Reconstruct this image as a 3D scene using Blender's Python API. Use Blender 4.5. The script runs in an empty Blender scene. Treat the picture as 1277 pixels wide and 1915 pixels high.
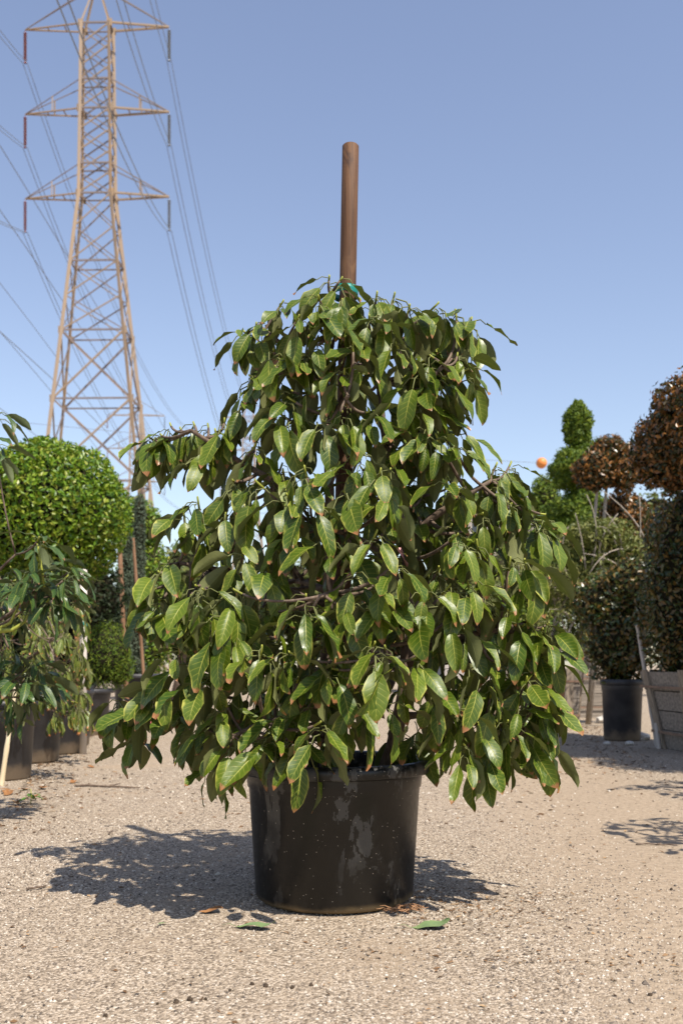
import bpy, bmesh, math, random
import numpy as np
from mathutils import Vector, Matrix

random.seed(7)
RNG = np.random.default_rng(11)
scene = bpy.context.scene
COL = scene.collection

# ------------------------------------------------------------------ camera
F_PX, H_CAM, HORIZON = 1862.0, 0.72, 1242.0      # photo 1277 x 1915, level camera with a rising front
cam = bpy.data.cameras.new('camera')
cam.sensor_fit = 'VERTICAL'; cam.sensor_height = 36.0; cam.sensor_width = 24.0
cam.lens = 36.0 * F_PX / 1915.0
cam.shift_y = (HORIZON - 957.5) / 1915.0
cam.clip_start = 0.05; cam.clip_end = 3000
cam.dof.use_dof = True; cam.dof.focus_distance = 2.85; cam.dof.aperture_fstop = 5.0
camo = bpy.data.objects.new('camera', cam); COL.objects.link(camo)
camo.location = (0, 0, H_CAM); camo.rotation_euler = (math.radians(90), 0, 0)
scene.camera = camo

# ------------------------------------------------------------------ sky and sun
SUN_EL = math.radians(55.5)
SUN_DIR = Vector((0.60 * math.cos(SUN_EL), -0.80 * math.cos(SUN_EL), math.sin(SUN_EL)))   # towards the sun
world = bpy.data.worlds.new('World'); scene.world = world; world.use_nodes = True
wn = world.node_tree.nodes; wl = world.node_tree.links; wn.clear()
wo = wn.new('ShaderNodeOutputWorld'); wb = wn.new('ShaderNodeBackground'); sk = wn.new('ShaderNodeTexSky')
sk.sky_type = 'NISHITA'; sk.sun_disc = False; sk.sun_elevation = SUN_EL
sk.sun_rotation = math.atan2(SUN_DIR.x, SUN_DIR.y)
sk.air_density = 1.15; sk.dust_density = 0.7; sk.ozone_density = 1.3; sk.altitude = 0
hs = wn.new('ShaderNodeHueSaturation'); hs.inputs['Saturation'].default_value = 0.88; hs.inputs['Hue'].default_value = 0.510
wb.inputs['Strength'].default_value = 0.125
wl.new(sk.outputs[0], hs.inputs['Color']); wl.new(hs.outputs[0], wb.inputs[0]); wl.new(wb.outputs[0], wo.inputs[0])
sun = bpy.data.lights.new('sun', 'SUN'); sun.energy = 5.0; sun.angle = math.radians(0.53); sun.color = (1.0, 0.93, 0.82)
suno = bpy.data.objects.new('sun', sun); COL.objects.link(suno)
suno.rotation_euler = SUN_DIR.to_track_quat('Z', 'Y').to_euler(); suno.location = (6, -8, 12)
scene.view_settings.view_transform = 'Standard'; scene.view_settings.look = 'None'
scene.view_settings.gamma = 1.0; scene.view_settings.exposure = 0.55
scene.view_settings.use_curve_mapping = False
scene.render.engine = 'CYCLES'
scene.cycles.diffuse_bounces = 1; scene.cycles.glossy_bounces = 2; scene.cycles.max_bounces = 6

# ------------------------------------------------------------------ helpers
def at(px, py, Y):
    """photo pixel -> world point on the plane at distance Y"""
    return Vector(((px - 638.5) / F_PX * Y, Y, H_CAM + (HORIZON - py) / F_PX * Y))

def ground_z(x, y):
    return 0.006 * np.sin(x * 2.1 + 0.7 * y) * np.cos(y * 1.3 - 0.4) + 0.003 * np.sin(5.3 * x + 1.2) * np.sin(4.1 * y)

def tag(o, label=None, cat=None, group=None, kind=None):
    if label: o['label'] = label
    if cat: o['category'] = cat
    if group: o['group'] = group
    if kind: o['kind'] = kind
    return o

def empty(name, loc, rz=0.0):
    e = bpy.data.objects.new(name, None); COL.objects.link(e)
    e.location = loc; e.rotation_euler = (0, 0, rz); e.empty_display_size = 0.1
    return e

def link(name, mesh, parent=None, loc=None):
    o = bpy.data.objects.new(name, mesh); COL.objects.link(o)
    if parent is not None: o.parent = parent
    if loc is not None: o.location = loc
    return o

class MB:
    def __init__(s): s.v = []; s.f = []; s.m = []
    def add(s, vs, fs, mi=0):
        b = len(s.v); s.v += [tuple(p) for p in vs]
        s.f += [tuple(i + b for i in f) for f in fs]; s.m += [mi] * len(fs)
    def tube(s, path, radii, n=8, mi=0, cap=True):
        path = [Vector(p) for p in path]
        if not hasattr(radii, '__len__'): radii = [radii] * len(path)
        vs, fs = [], []
        ref = None
        for i, p in enumerate(path):
            a = path[max(i - 1, 0)]; c = path[min(i + 1, len(path) - 1)]
            d = (c - a).normalized()
            if ref is None:
                ref = Vector((1, 0, 0)) if abs(d.x) < 0.9 else Vector((0, 1, 0))
            u = (ref - d * ref.dot(d)).normalized(); w = d.cross(u); ref = u
            for k in range(n):
                t = 2 * math.pi * k / n
                vs.append(p + (u * math.cos(t) + w * math.sin(t)) * radii[i])
        for i in range(len(path) - 1):
            for k in range(n):
                k2 = (k + 1) % n
                fs.append((i * n + k, i * n + k2, (i + 1) * n + k2, (i + 1) * n + k))
        if cap:
            fs.append(tuple(range(n - 1, -1, -1))); fs.append(tuple((len(path) - 1) * n + k for k in range(n)))
        s.add(vs, fs, mi)
    def box(s, c, size, mi=0, rz=0.0, top=(1, 1)):
        hx, hy, hz = size[0] / 2, size[1] / 2, size[2] / 2
        cs, sn = math.cos(rz), math.sin(rz); vs = []
        for z, tx, ty in ((-hz, 1, 1), (hz, top[0], top[1])):
            for x, y in ((-hx, -hy), (hx, -hy), (hx, hy), (-hx, hy)):
                x2, y2 = x * tx, y * ty
                vs.append((c[0] + x2 * cs - y2 * sn, c[1] + x2 * sn + y2 * cs, c[2] + z))
        s.add(vs, [(3, 2, 1, 0), (4, 5, 6, 7), (0, 1, 5, 4), (1, 2, 6, 5), (2, 3, 7, 6), (3, 0, 4, 7)], mi)
    def lathe(s, prof, n=48, mi=0, c=(0, 0, 0), wob=None):
        vs, fs = [], []
        for r, z in prof:
            for k in range(n):
                t = 2 * math.pi * k / n
                rr = r * (1 + (wob(t, z) if wob else 0))
                vs.append((c[0] + rr * math.cos(t), c[1] + rr * math.sin(t), c[2] + z))
        for i in range(len(prof) - 1):
            for k in range(n):
                k2 = (k + 1) % n
                fs.append((i * n + k, i * n + k2, (i + 1) * n + k2, (i + 1) * n + k))
        s.add(vs, fs, mi)
    def mesh(s, name, mats, smooth=False):
        me = bpy.data.meshes.new(name); me.from_pydata(s.v, [], s.f)
        for m in (mats if isinstance(mats, (list, tuple)) else [mats]): me.materials.append(m)
        me.polygons.foreach_set('material_index', s.m)
        me.polygons.foreach_set('use_smooth', [smooth] * len(s.f)); me.update()
        return me
    def build(s, name, mats, parent=None, smooth=False, loc=None):
        return link(name, s.mesh(name, mats, smooth), parent, loc)

def np_mesh(name, V, Fq, mat, smooth=False, attr=None, uv=None):
    """V (n,3); Fq (m,k) equal-sized faces; attr: per-point float 'lrand'"""
    me = bpy.data.meshes.new(name)
    m, k = Fq.shape
    me.vertices.add(len(V)); me.vertices.foreach_set('co', V.astype(np.float32).ravel())
    me.loops.add(m * k); me.loops.foreach_set('vertex_index', Fq.astype(np.int32).ravel())
    me.polygons.add(m); me.polygons.foreach_set('loop_start', np.arange(0, m * k, k, dtype=np.int32))
    me.polygons.foreach_set('use_smooth', np.full(m, smooth))
    if uv is not None:
        l = me.uv_layers.new(name='UVMap'); l.data.foreach_set('uv', uv[Fq.ravel()].astype(np.float32).ravel())
    if attr is not None:
        a = me.attributes.new('lrand', 'FLOAT', 'POINT'); a.data.foreach_set('value', attr.astype(np.float32))
    me.materials.append(mat); me.update(calc_edges=True); me.validate()
    return me

# ------------------------------------------------------------------ materials
class NT:
    def __init__(s, name):
        s.mat = bpy.data.materials.new(name); s.mat.use_nodes = True
        s.n = s.mat.node_tree.nodes; s.l = s.mat.node_tree.links; s.n.clear()
        s.out = s.n.new('ShaderNodeOutputMaterial')
    def node(s, t, **kw):
        x = s.n.new(t)
        for k, v in kw.items(): setattr(x, k, v)
        return x
    def put(s, sock, v):
        if hasattr(v, 'is_output') or hasattr(v, 'links'): s.l.new(v, sock)
        else: sock.default_value = v
    def math(s, op, a, b=None, c=None, clamp=False):
        x = s.node('ShaderNodeMath', operation=op, use_clamp=clamp)
        s.put(x.inputs[0], a)
        if b is not None: s.put(x.inputs[1], b)
        if c is not None: s.put(x.inputs[2], c)
        return x.outputs[0]
    def step(s, v, lo, hi, a=0.0, b=1.0):
        x = s.node('ShaderNodeMapRange', interpolation_type='SMOOTHSTEP')
        s.put(x.inputs[0], v); s.put(x.inputs[1], lo); s.put(x.inputs[2], hi); s.put(x.inputs[3], a); s.put(x.inputs[4], b)
        return x.outputs[0]
    def mix(s, f, a, b):
        x = s.node('ShaderNodeMix', data_type='RGBA')
        s.put(x.inputs[0], f)
        for i, v in ((6, a), (7, b)):
            if isinstance(v, tuple) and len(v) == 3: v = v + (1,)
            s.put(x.inputs[i], v)
        return x.outputs[2]
    def noise(s, vec, scale, detail=3.0, rough=0.55, dist=0.0):
        x = s.node('ShaderNodeTexNoise'); s.put(x.inputs['Vector'], vec)
        x.inputs['Scale'].default_value = scale; x.inputs['Detail'].default_value = detail
        x.inputs['Roughness'].default_value = rough; x.inputs['Distortion'].default_value = dist
        return x.outputs['Fac']
    def coords(s, kind='Object'):
        return s.node('ShaderNodeTexCoord').outputs[kind]
    def scale(s, vec, sc):
        x = s.node('ShaderNodeMapping'); s.l.new(vec, x.inputs['Vector']); x.inputs['Scale'].default_value = sc
        return x.outputs[0]
    def bump(s, h, strength=0.3, dist=0.01):
        x = s.node('ShaderNodeBump'); s.put(x.inputs['Height'], h)
        x.inputs['Strength'].default_value = strength; x.inputs['Distance'].default_value = dist
        return x.outputs[0]
    def bsdf(s, color, rough=0.6, spec=0.5, normal=None, metal=0.0):
        x = s.node('ShaderNodeBsdfPrincipled')
        if isinstance(color, tuple) and len(color) == 3: color = color + (1,)
        s.put(x.inputs['Base Color'], color); s.put(x.inputs['Roughness'], rough)
        x.inputs['Specular IOR Level'].default_value = spec; x.inputs['Metallic'].default_value = metal
        if normal is not None: s.l.new(normal, x.inputs['Normal'])
        return x
    def done(s, sh):
        s.l.new(sh.outputs[0] if hasattr(sh, 'outputs') else sh, s.out.inputs['Surface']); return s.mat

def simple(name, c1, c2, scale=8.0, rough=0.7, spec=0.3, bump=0.2, stretch=(1, 1, 1), bdist=0.004, detail=4):
    t = NT(name); v = t.scale(t.coords(), stretch); n = t.noise(v, scale, detail)
    return t.done(t.bsdf(t.mix(t.step(n, 0.3, 0.7), c1, c2), rough, spec, t.bump(n, bump, bdist)))

def big_leaf_material(name, dark, mid, under, edge, brown, edge_amt=1.0):
    """broad leaf: midrib, side veins, yellowed margin, burnt tip, spots; pale matte underside"""
    t = NT(name)
    uv = t.node('ShaderNodeUVMap').outputs[0]
    sep = t.node('ShaderNodeSeparateXYZ'); t.l.new(uv, sep.inputs[0]); u, v = sep.outputs[0], sep.outputs[1]
    at_ = t.node('ShaderNodeAttribute', attribute_name='lrand').outputs['Fac']
    oi = t.node('ShaderNodeObjectInfo').outputs['Random']
    r = t.math('FRACT', t.math('ADD', at_, t.math('MULTIPLY', oi, 7.31)))
    r2 = t.math('FRACT', t.math('MULTIPLY', r, 13.7)); r3 = t.math('FRACT', t.math('MULTIPLY', r, 41.3))
    e = t.math('MULTIPLY', t.math('ABSOLUTE', t.math('SUBTRACT', u, 0.5)), 2.0)        # 0 midrib .. 1 margin
    comb = t.node('ShaderNodeCombineXYZ'); t.put(comb.inputs[0], u); t.put(comb.inputs[1], t.math('MULTIPLY', v, 2.2)); t.put(comb.inputs[2], t.math('MULTIPLY', r, 50.0))
    n1 = t.noise(comb.outputs[0], 3.0, 3.0); n2 = t.noise(comb.outputs[0], 9.0, 2.0)
    col = t.mix(t.math('MULTIPLY', t.math('ADD', r, n1), 0.5), dark, mid)
    # side veins
    ph = t.math('MULTIPLY', t.math('SUBTRACT', v, t.math('MULTIPLY', e, 0.17)), 9.0)
    fr = t.math('ABSOLUTE', t.math('SUBTRACT', t.math('FRACT', ph), 0.5))
    vein = t.math('MULTIPLY', t.step(fr, 0.035, 0.10, 1.0, 0.0), t.step(e, 0.55, 0.95, 0.5, 0.0))
    rib = t.step(e, 0.02, 0.07, 1.0, 0.0)
    pet = t.step(v, -0.01, 0.0, 1.0, 0.0)
    veincol = tuple(0.55 * a + 0.45 * b for a, b in zip(edge, mid))
    # yellowing along the margin, stronger on some leaves
    yel = t.math('MULTIPLY', t.step(t.math('ADD', t.math('ADD', e, t.math('MULTIPLY', v, 0.12)), t.math('MULTIPLY', n1, 0.85)), 1.22, 1.62), t.step(r2, 0.15, 0.9, 0.15 * edge_amt, 1.0 * edge_amt))
    col = t.mix(yel, col, edge)
    col = t.mix(vein, col, veincol)
    tip = t.step(t.math('ADD', v, t.math('ADD', t.math('MULTIPLY', n2, 0.16), t.math('MULTIPLY', r3, 0.10))), 1.02, 1.07)
    spot = t.math('MULTIPLY', t.step(n2, 0.70, 0.76), t.step(r3, 0.55, 0.75))
    col = t.mix(t.math('MAXIMUM', tip, t.math('MULTIPLY', spot, 0.8)), col, brown)
    col = t.mix(t.math('MULTIPLY', rib, t.step(v, 0.2, 1.0, 0.8, 0.3)), col, edge)
    col = t.mix(pet, col, tuple(c * 1.05 for c in edge))
    back = t.node('ShaderNodeNewGeometry').outputs['Backfacing']
    ucol = t.mix(t.math('MAXIMUM', t.math('MULTIPLY', vein, 0.35), rib), under, tuple(c * 1.3 for c in under))
    col2 = t.mix(back, col, ucol)
    h = t.math('SUBTRACT', t.math('MULTIPLY', n2, 0.25), t.math('ADD', t.math('MULTIPLY', vein, 0.8), rib))
    rough = t.math('ADD', t.math('MULTIPLY', back, 0.30), t.math('ADD', 0.26, t.math('ADD', t.math('MULTIPLY', n1, 0.16), t.math('MULTIPLY', r2, 0.14))))
    b = t.bsdf(col2, rough, 0.36, t.bump(h, 0.35, 0.0012))
    tr = t.node('ShaderNodeBsdfTranslucent'); t.put(tr.inputs[0], t.mix(0.5, col, (0.16, 0.22, 0.02)))
    mx = t.node('ShaderNodeMixShader'); mx.inputs[0].default_value = 0.11
    t.l.new(b.outputs[0], mx.inputs[1]); t.l.new(tr.outputs[0], mx.inputs[2])
    return t.done(mx)

def crown_material(name, cols, rough=0.45, transl=0.2, spec=0.4):
    """small-leaf crown: each leaf picks its own colour"""
    t = NT(name)
    a = t.node('ShaderNodeAttribute', attribute_name='lrand').outputs['Fac']
    ramp = t.node('ShaderNodeValToRGB'); t.l.new(a, ramp.inputs[0]); cr = ramp.color_ramp
    while len(cr.elements) < len(cols): cr.elements.new(0.5)
    for i, c in enumerate(cols):
        cr.elements[i].position = i / (len(cols) - 1); cr.elements[i].color = c + (1,)
    b = t.bsdf(ramp.outputs[0], rough, spec)
    tr = t.node('ShaderNodeBsdfTranslucent'); t.put(tr.inputs[0], ramp.outputs[0])
    mx = t.node('ShaderNodeMixShader'); mx.inputs[0].default_value = transl
    t.l.new(b.outputs[0], mx.inputs[1]); t.l.new(tr.outputs[0], mx.inputs[2])
    return t.done(mx)

M = {}
M['leaf'] = big_leaf_material('avocado_leaf', (0.014, 0.047, 0.004), (0.115, 0.158, 0.010), (0.125, 0.135, 0.045), (0.36, 0.35, 0.06), (0.26, 0.115, 0.045))
M['leaf_young'] = big_leaf_material('avocado_leaf_young', (0.018, 0.05, 0.012), (0.045, 0.088, 0.020), (0.10, 0.12, 0.05), (0.30, 0.32, 0.05), (0.2, 0.1, 0.04), 0.25)
M['leaf_tired'] = big_leaf_material('avocado_leaf_tired', (0.05, 0.085, 0.012), (0.10, 0.14, 0.025), (0.14, 0.15, 0.05), (0.42, 0.33, 0.06), (0.42, 0.15, 0.05), 1.3)
M['leaf_dead'] = simple('dead_leaf', (0.20, 0.085, 0.03), (0.33, 0.17, 0.07), 30, 0.75, 0.2, 0.4)
M['leaf_fallen'] = simple('fallen_green_leaf', (0.14, 0.21, 0.09), (0.20, 0.26, 0.10), 25, 0.6, 0.3, 0.3)
M['bark'] = simple('avocado_bark', (0.085, 0.058, 0.042), (0.19, 0.14, 0.105), 60, 0.85, 0.2, 0.6, (1, 1, 0.4))
M['twig'] = simple('green_stem', (0.20, 0.22, 0.03), (0.33, 0.34, 0.05), 40, 0.55, 0.35, 0.2)
M['pale_bark'] = simple('pale_bark', (0.30, 0.25, 0.20), (0.42, 0.37, 0.31), 40, 0.85, 0.2, 0.4)
M['ball'] = crown_material('ficus_leaves', [(0.035, 0.085, 0.005), (0.08, 0.17, 0.008), (0.14, 0.235, 0.010), (0.21, 0.29, 0.018), (0.31, 0.33, 0.045)], 0.38, 0.28)
M['shade_hedge'] = crown_material('shade_toned_hedge_leaves', [(0.008, 0.014, 0.004), (0.016, 0.028, 0.007), (0.03, 0.045, 0.010)], 0.6, 0.05, 0.2)  # near-black leaf colours stand in for the shade under the ficus ball
M['juniper'] = crown_material('juniper_needles', [(0.04, 0.08, 0.008), (0.11, 0.18, 0.012), (0.23, 0.28, 0.025)], 0.6, 0.35)
M['eugenia'] = crown_material('bronze_leaves', [(0.018, 0.03, 0.006), (0.035, 0.04, 0.008), (0.10, 0.055, 0.010), (0.21, 0.085, 0.016), (0.38, 0.17, 0.04)], 0.32, 0.22, 0.55)
M['eugenia_dark'] = crown_material('green_bronze_leaves', [(0.022, 0.045, 0.010), (0.04, 0.07, 0.014), (0.07, 0.085, 0.018), (0.15, 0.085, 0.02), (0.20, 0.13, 0.03)], 0.32, 0.2, 0.55)  # the potted shrub's own colours; on the column they replace deep shade
M['eugenia_mix'] = crown_material('bronze_and_green_leaves', [(0.022, 0.04, 0.010), (0.04, 0.06, 0.014), (0.06, 0.07, 0.018), (0.16, 0.075, 0.018), (0.26, 0.115, 0.025)], 0.30, 0.22, 0.6)
M['olive'] = crown_material('loose_olive_leaves', [(0.09, 0.12, 0.02), (0.17, 0.185, 0.04), (0.29, 0.28, 0.09)], 0.5, 0.3)
M['cypress'] = crown_material('cypress_sprays', [(0.05, 0.075, 0.04), (0.085, 0.115, 0.07), (0.12, 0.15, 0.095)], 0.7, 0.1)
M['far'] = crown_material('far_tree_leaves', [(0.05, 0.075, 0.014), (0.09, 0.115, 0.02), (0.15, 0.155, 0.035)], 0.6, 0.25)
M['steel'] = simple('rusty_galvanised_steel', (0.24, 0.19, 0.15), (0.36, 0.235, 0.13), 0.6, 0.7, 0.3, 0.05)
M['steel_dull'] = simple('weathered_galvanised_steel', (0.16, 0.145, 0.15), (0.27, 0.19, 0.155), 0.6, 0.7, 0.3, 0.05)
M['ins_red'] = simple('brown_glazed_porcelain', (0.16, 0.02, 0.016), (0.20, 0.035, 0.022), 5, 0.25, 0.5, 0.0)
M['ins_grey'] = simple('grey_glazed_porcelain', (0.12, 0.13, 0.16), (0.16, 0.17, 0.20), 5, 0.25, 0.5, 0.0)
M['wire'] = simple('aluminium_cable', (0.13, 0.14, 0.17), (0.17, 0.18, 0.21), 2, 0.5, 0.4, 0.0)
M['tape_teal'] = simple('teal_tie_tape', (0.0, 0.16, 0.13), (0.01, 0.22, 0.18), 20, 0.4, 0.5, 0.1)
M['tape_pink'] = simple('pink_flagging_tape', (0.65, 0.25, 0.26), (0.72, 0.33, 0.33), 20, 0.45, 0.5, 0.1)
M['red_plastic'] = simple('faded_red_plastic', (0.55, 0.12, 0.10), (0.62, 0.19, 0.16), 6, 0.5, 0.4, 0.1)
M['white_post'] = simple('white_painted_post', (0.44, 0.39, 0.34), (0.58, 0.52, 0.46), 12, 0.7, 0.3, 0.2, (1, 1, 0.2))
M['bamboo'] = simple('pale_bamboo', (0.50, 0.40, 0.25), (0.62, 0.52, 0.36), 14, 0.55, 0.4, 0.15, (1, 1, 0.15))
M['stake_rust'] = simple('brown_lodge_stake', (0.16, 0.085, 0.045), (0.27, 0.155, 0.09), 14, 0.8, 0.2, 0.3, (1, 1, 0.15))
M['orange'] = simple('orange_marker', (0.62, 0.20, 0.04), (0.68, 0.24, 0.06), 2, 0.5, 0.4, 0.0)
M['root'] = simple('dry_root', (0.24, 0.12, 0.06), (0.38, 0.22, 0.12), 60, 0.85, 0.2, 0.3)
M['soil'] = simple('potting_soil', (0.035, 0.025, 0.018), (0.09, 0.065, 0.045), 70, 0.95, 0.1, 0.9, bdist=0.01)
M['stone'] = simple('pale_stone', (0.48, 0.44, 0.39), (0.62, 0.58, 0.52), 20, 0.8, 0.3, 0.3)
M['stucco'] = simple('grey_stucco', (0.34, 0.30, 0.27), (0.40, 0.36, 0.33), 2, 0.9, 0.1, 0.1)
M['roof'] = simple('grey_brown_roof', (0.20, 0.16, 0.145), (0.26, 0.21, 0.19), 6, 0.9, 0.1, 0.3)
M['glass'] = simple('dark_window_glass', (0.02, 0.025, 0.03), (0.03, 0.035, 0.04), 2, 0.1, 0.6, 0.0)
M['plank'] = simple('weathered_plank', (0.17, 0.145, 0.12), (0.34, 0.29, 0.24), 7, 0.85, 0.15, 0.5, (0.35, 6, 6))
M['plank_v'] = simple('weathered_batten', (0.20, 0.16, 0.12), (0.37, 0.30, 0.225), 7, 0.85, 0.15, 0.5, (6, 6, 0.35))
M['strap'] = simple('rusty_steel_strap', (0.16, 0.10, 0.07), (0.24, 0.15, 0.10), 12, 0.6, 0.3, 0.2)

def pot_material():
    t = NT('black_pot_plastic'); v = t.coords()
    sep = t.node('ShaderNodeSeparateXYZ'); t.l.new(v, sep.inputs[0]); z = sep.outputs[2]
    n1 = t.noise(v, 5.0, 5.0, 0.6); n2 = t.noise(t.scale(v, (1, 1, 0.35)), 9.0, 6.0, 0.7, 0.6); n3 = t.noise(v, 60.0, 2.0)
    col = t.mix(t.step(n1, 0.35, 0.75), (0.005, 0.005, 0.005), (0.011, 0.0105, 0.010))
    # dried water stain patches
    patch = t.math('MULTIPLY', t.step(t.math('ADD', n2, t.step(z, 0.385, 0.40, 0.0, 0.07)), 0.565, 0.585), t.step(t.math('ADD', z, t.math('MULTIPLY', n1, 0.5)), 0.42, 0.52, 0.35, 1.0))
    col = t.mix(t.math('MULTIPLY', patch, 0.85), col, (0.075, 0.073, 0.070))
    # dirt splashed round the foot
    foot = t.step(t.math('SUBTRACT', z, t.math('MULTIPLY', n1, 0.055)), -0.022, 0.004, 1.0, 0.0)
    col = t.mix(t.math('MULTIPLY', foot, 0.8), col, (0.20, 0.14, 0.07))
    vo = t.node('ShaderNodeTexVoronoi'); t.l.new(v, vo.inputs['Vector']); vo.inputs['Scale'].default_value = 85.0
    speck = t.math('MULTIPLY', t.step(vo.outputs['Distance'], 0.07, 0.13, 1.0, 0.0), t.step(t.math('FRACT', t.math('MULTIPLY', vo.outputs['Color'], 9.0)), 0.62, 0.66))
    col = t.mix(speck, col, (0.42, 0.38, 0.33))
    rough = t.math('ADD', 0.26, t.math('ADD', t.math('MULTIPLY', patch, 0.3), t.math('MULTIPLY', t.math('ADD', n3, foot), 0.22)))
    return t.done(t.bsdf(col, rough, 0.38, t.bump(t.math('ADD', n3, t.math('MULTIPLY', n1, 3.0)), 0.10, 0.003)))
M['pot'] = pot_material()

def dusty_pot_material():
    t = NT('dusty_pot_plastic'); v = t.coords()
    sep = t.node('ShaderNodeSeparateXYZ'); t.l.new(v, sep.inputs[0]); z = sep.outputs[2]
    n1 = t.noise(v, 7.0, 5.0, 0.6)
    col = t.mix(t.step(n1, 0.3, 0.75), (0.022, 0.022, 0.026), (0.050, 0.048, 0.050))
    foot = t.step(t.math('SUBTRACT', z, t.math('MULTIPLY', n1, 0.20)), -0.07, 0.015, 1.0, 0.0)
    col = t.mix(t.math('MULTIPLY', foot, 0.75), col, (0.24, 0.18, 0.12))
    return t.done(t.bsdf(col, 0.5, 0.5, t.bump(n1, 0.2, 0.004)))
M['pot_dusty'] = dusty_pot_material()

def stake_material():
    t = NT('brown_treated_pole'); v = t.coords()
    g = t.noise(t.scale(v, (60, 60, 1.6)), 2.2, 6.0, 0.65, 0.8); b = t.noise(t.scale(v, (8, 8, 2.2)), 2.0, 4.0, 0.6, 1.2)
    col = t.mix(t.step(g, 0.3, 0.7), (0.060, 0.028, 0.014), (0.135, 0.066, 0.031))
    col = t.mix(t.step(b, 0.56, 0.70), col, (0.045, 0.022, 0.014))
    col = t.mix(t.math('MULTIPLY', t.step(b, 0.42, 0.28), 0.5), col, (0.17, 0.092, 0.044))
    vo = t.node('ShaderNodeTexVoronoi'); t.l.new(t.scale(v, (9, 9, 5)), vo.inputs['Vector']); vo.inputs['Scale'].default_value = 1.0
    knot = t.step(vo.outputs['Distance'], 0.10, 0.17, 1.0, 0.0)
    col = t.mix(t.math('MULTIPLY', knot, 0.8), col, (0.04, 0.02, 0.012))
    return t.done(t.bsdf(col, 0.7, 0.3, t.bump(g, 0.5, 0.002)))
M['stake'] = stake_material()

def ground_material():
    t = NT('gravelly_dirt'); v = t.coords()
    big = t.noise(v, 0.55, 4.0, 0.55, 0.4); midn = t.noise(v, 3.2, 5.0, 0.6, 0.3); fine = t.noise(v, 38.0, 4.0, 0.7); ff = t.noise(v, 260.0, 2.0, 0.6)
    sx = t.node('ShaderNodeSeparateXYZ'); t.l.new(v, sx.inputs[0])
    # a worn wheel track of bare dirt runs along the right of the lane
    tr = t.math('ABSOLUTE', t.math('SUBTRACT', t.math('ADD', sx.outputs[0], t.math('MULTIPLY', midn, 0.5)), t.math('ADD', 1.15, t.math('MULTIPLY', sx.outputs[1], 0.07))))
    track = t.step(tr, 0.25, 0.75, 1.0, 0.0)
    dirt = t.math('MAXIMUM', t.math('MULTIPLY', track, 0.9), t.step(t.math('ADD', big, t.math('MULTIPLY', midn, 0.5)), 0.78, 0.95))
    vo = t.node('ShaderNodeTexVoronoi'); t.l.new(v, vo.inputs['Vector']); vo.inputs['Scale'].default_value = 170.0
    ramp = t.node('ShaderNodeValToRGB'); cr = ramp.color_ramp
    t.l.new(vo.outputs['Color'], ramp.inputs[0])
    cols = [(0.0, (0.05, 0.04, 0.032)), (0.25, (0.15, 0.115, 0.085)), (0.45, (0.29, 0.23, 0.17)), (0.7, (0.43, 0.345, 0.255)), (0.88, (0.56, 0.475, 0.38)), (1.0, (0.76, 0.71, 0.62))]
    while len(cr.elements) < len(cols): cr.elements.new(0.5)
    for i, (p, c) in enumerate(cols): cr.elements[i].position = p; cr.elements[i].color = c + (1,)
    soil = t.mix(t.step(fine, 0.3, 0.7), (0.24, 0.182, 0.125), (0.375, 0.292, 0.21))
    grit = t.mix(t.step(fine, 0.25, 0.55, 0.55, 0.1), ramp.outputs[0], soil)
    col = t.mix(t.math('MULTIPLY', dirt, t.step(fine, 0.2, 0.6, 0.65, 1.0)), grit, soil)
    col = t.mix(t.step(midn, 0.60, 0.78, 0.0, 0.40), col, (0.20, 0.145, 0.095))
    dk = t.node('ShaderNodeTexVoronoi'); t.l.new(v, dk.inputs['Vector']); dk.inputs['Scale'].default_value = 42.0
    fleck = t.math('MULTIPLY', t.step(dk.outputs['Distance'], 0.10, 0.2, 1.0, 0.0), t.step(fine, 0.52, 0.6))
    col = t.mix(t.math('MULTIPLY', fleck, 0.75), col, (0.09, 0.06, 0.04))
    h = t.math('ADD', t.math('MULTIPLY', t.math('SUBTRACT', 1.0, vo.outputs['Distance']), t.math('SUBTRACT', 1.0, t.math('MULTIPLY', dirt, 0.7))), t.math('ADD', t.math('MULTIPLY', fine, 1.2), t.math('MULTIPLY', midn, 3.0)))
    return t.done(t.bsdf(col, 0.95, 0.15, t.bump(h, 0.75, 0.005)))
M['ground'] = ground_material()

def pebble_material():
    return crown_material('gravel_stones', [(0.06, 0.05, 0.045), (0.20, 0.16, 0.125), (0.33, 0.27, 0.21), (0.43, 0.36, 0.285), (0.60, 0.54, 0.46)], 0.85, 0.0, 0.2)
M['pebble'] = pebble_material()

# ------------------------------------------------------------------ ground
def make_ground():
    n = 420
    s = np.linspace(-1, 1, n)
    gx = np.sinh(s * 7.2) / np.sinh(7.2) * 900
    gy = 4.0 + np.sinh(s * 7.2) / np.sinh(7.2) * 900
    X, Y = np.meshgrid(gx, gy)
    Z = ground_z(X, Y)
    V = np.stack([X, Y, Z], -1).reshape(-1, 3)
    i = np.arange(n * n).reshape(n, n)
    Fq = np.stack([i[:-1, :-1], i[:-1, 1:], i[1:, 1:], i[1:, :-1]], -1).reshape(-1, 4)
    tag(link('ground', np_mesh('ground', V, Fq, M['ground'], True)), kind='structure', label='sandy gravel yard with tan dirt and worn wheel tracks')

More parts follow.
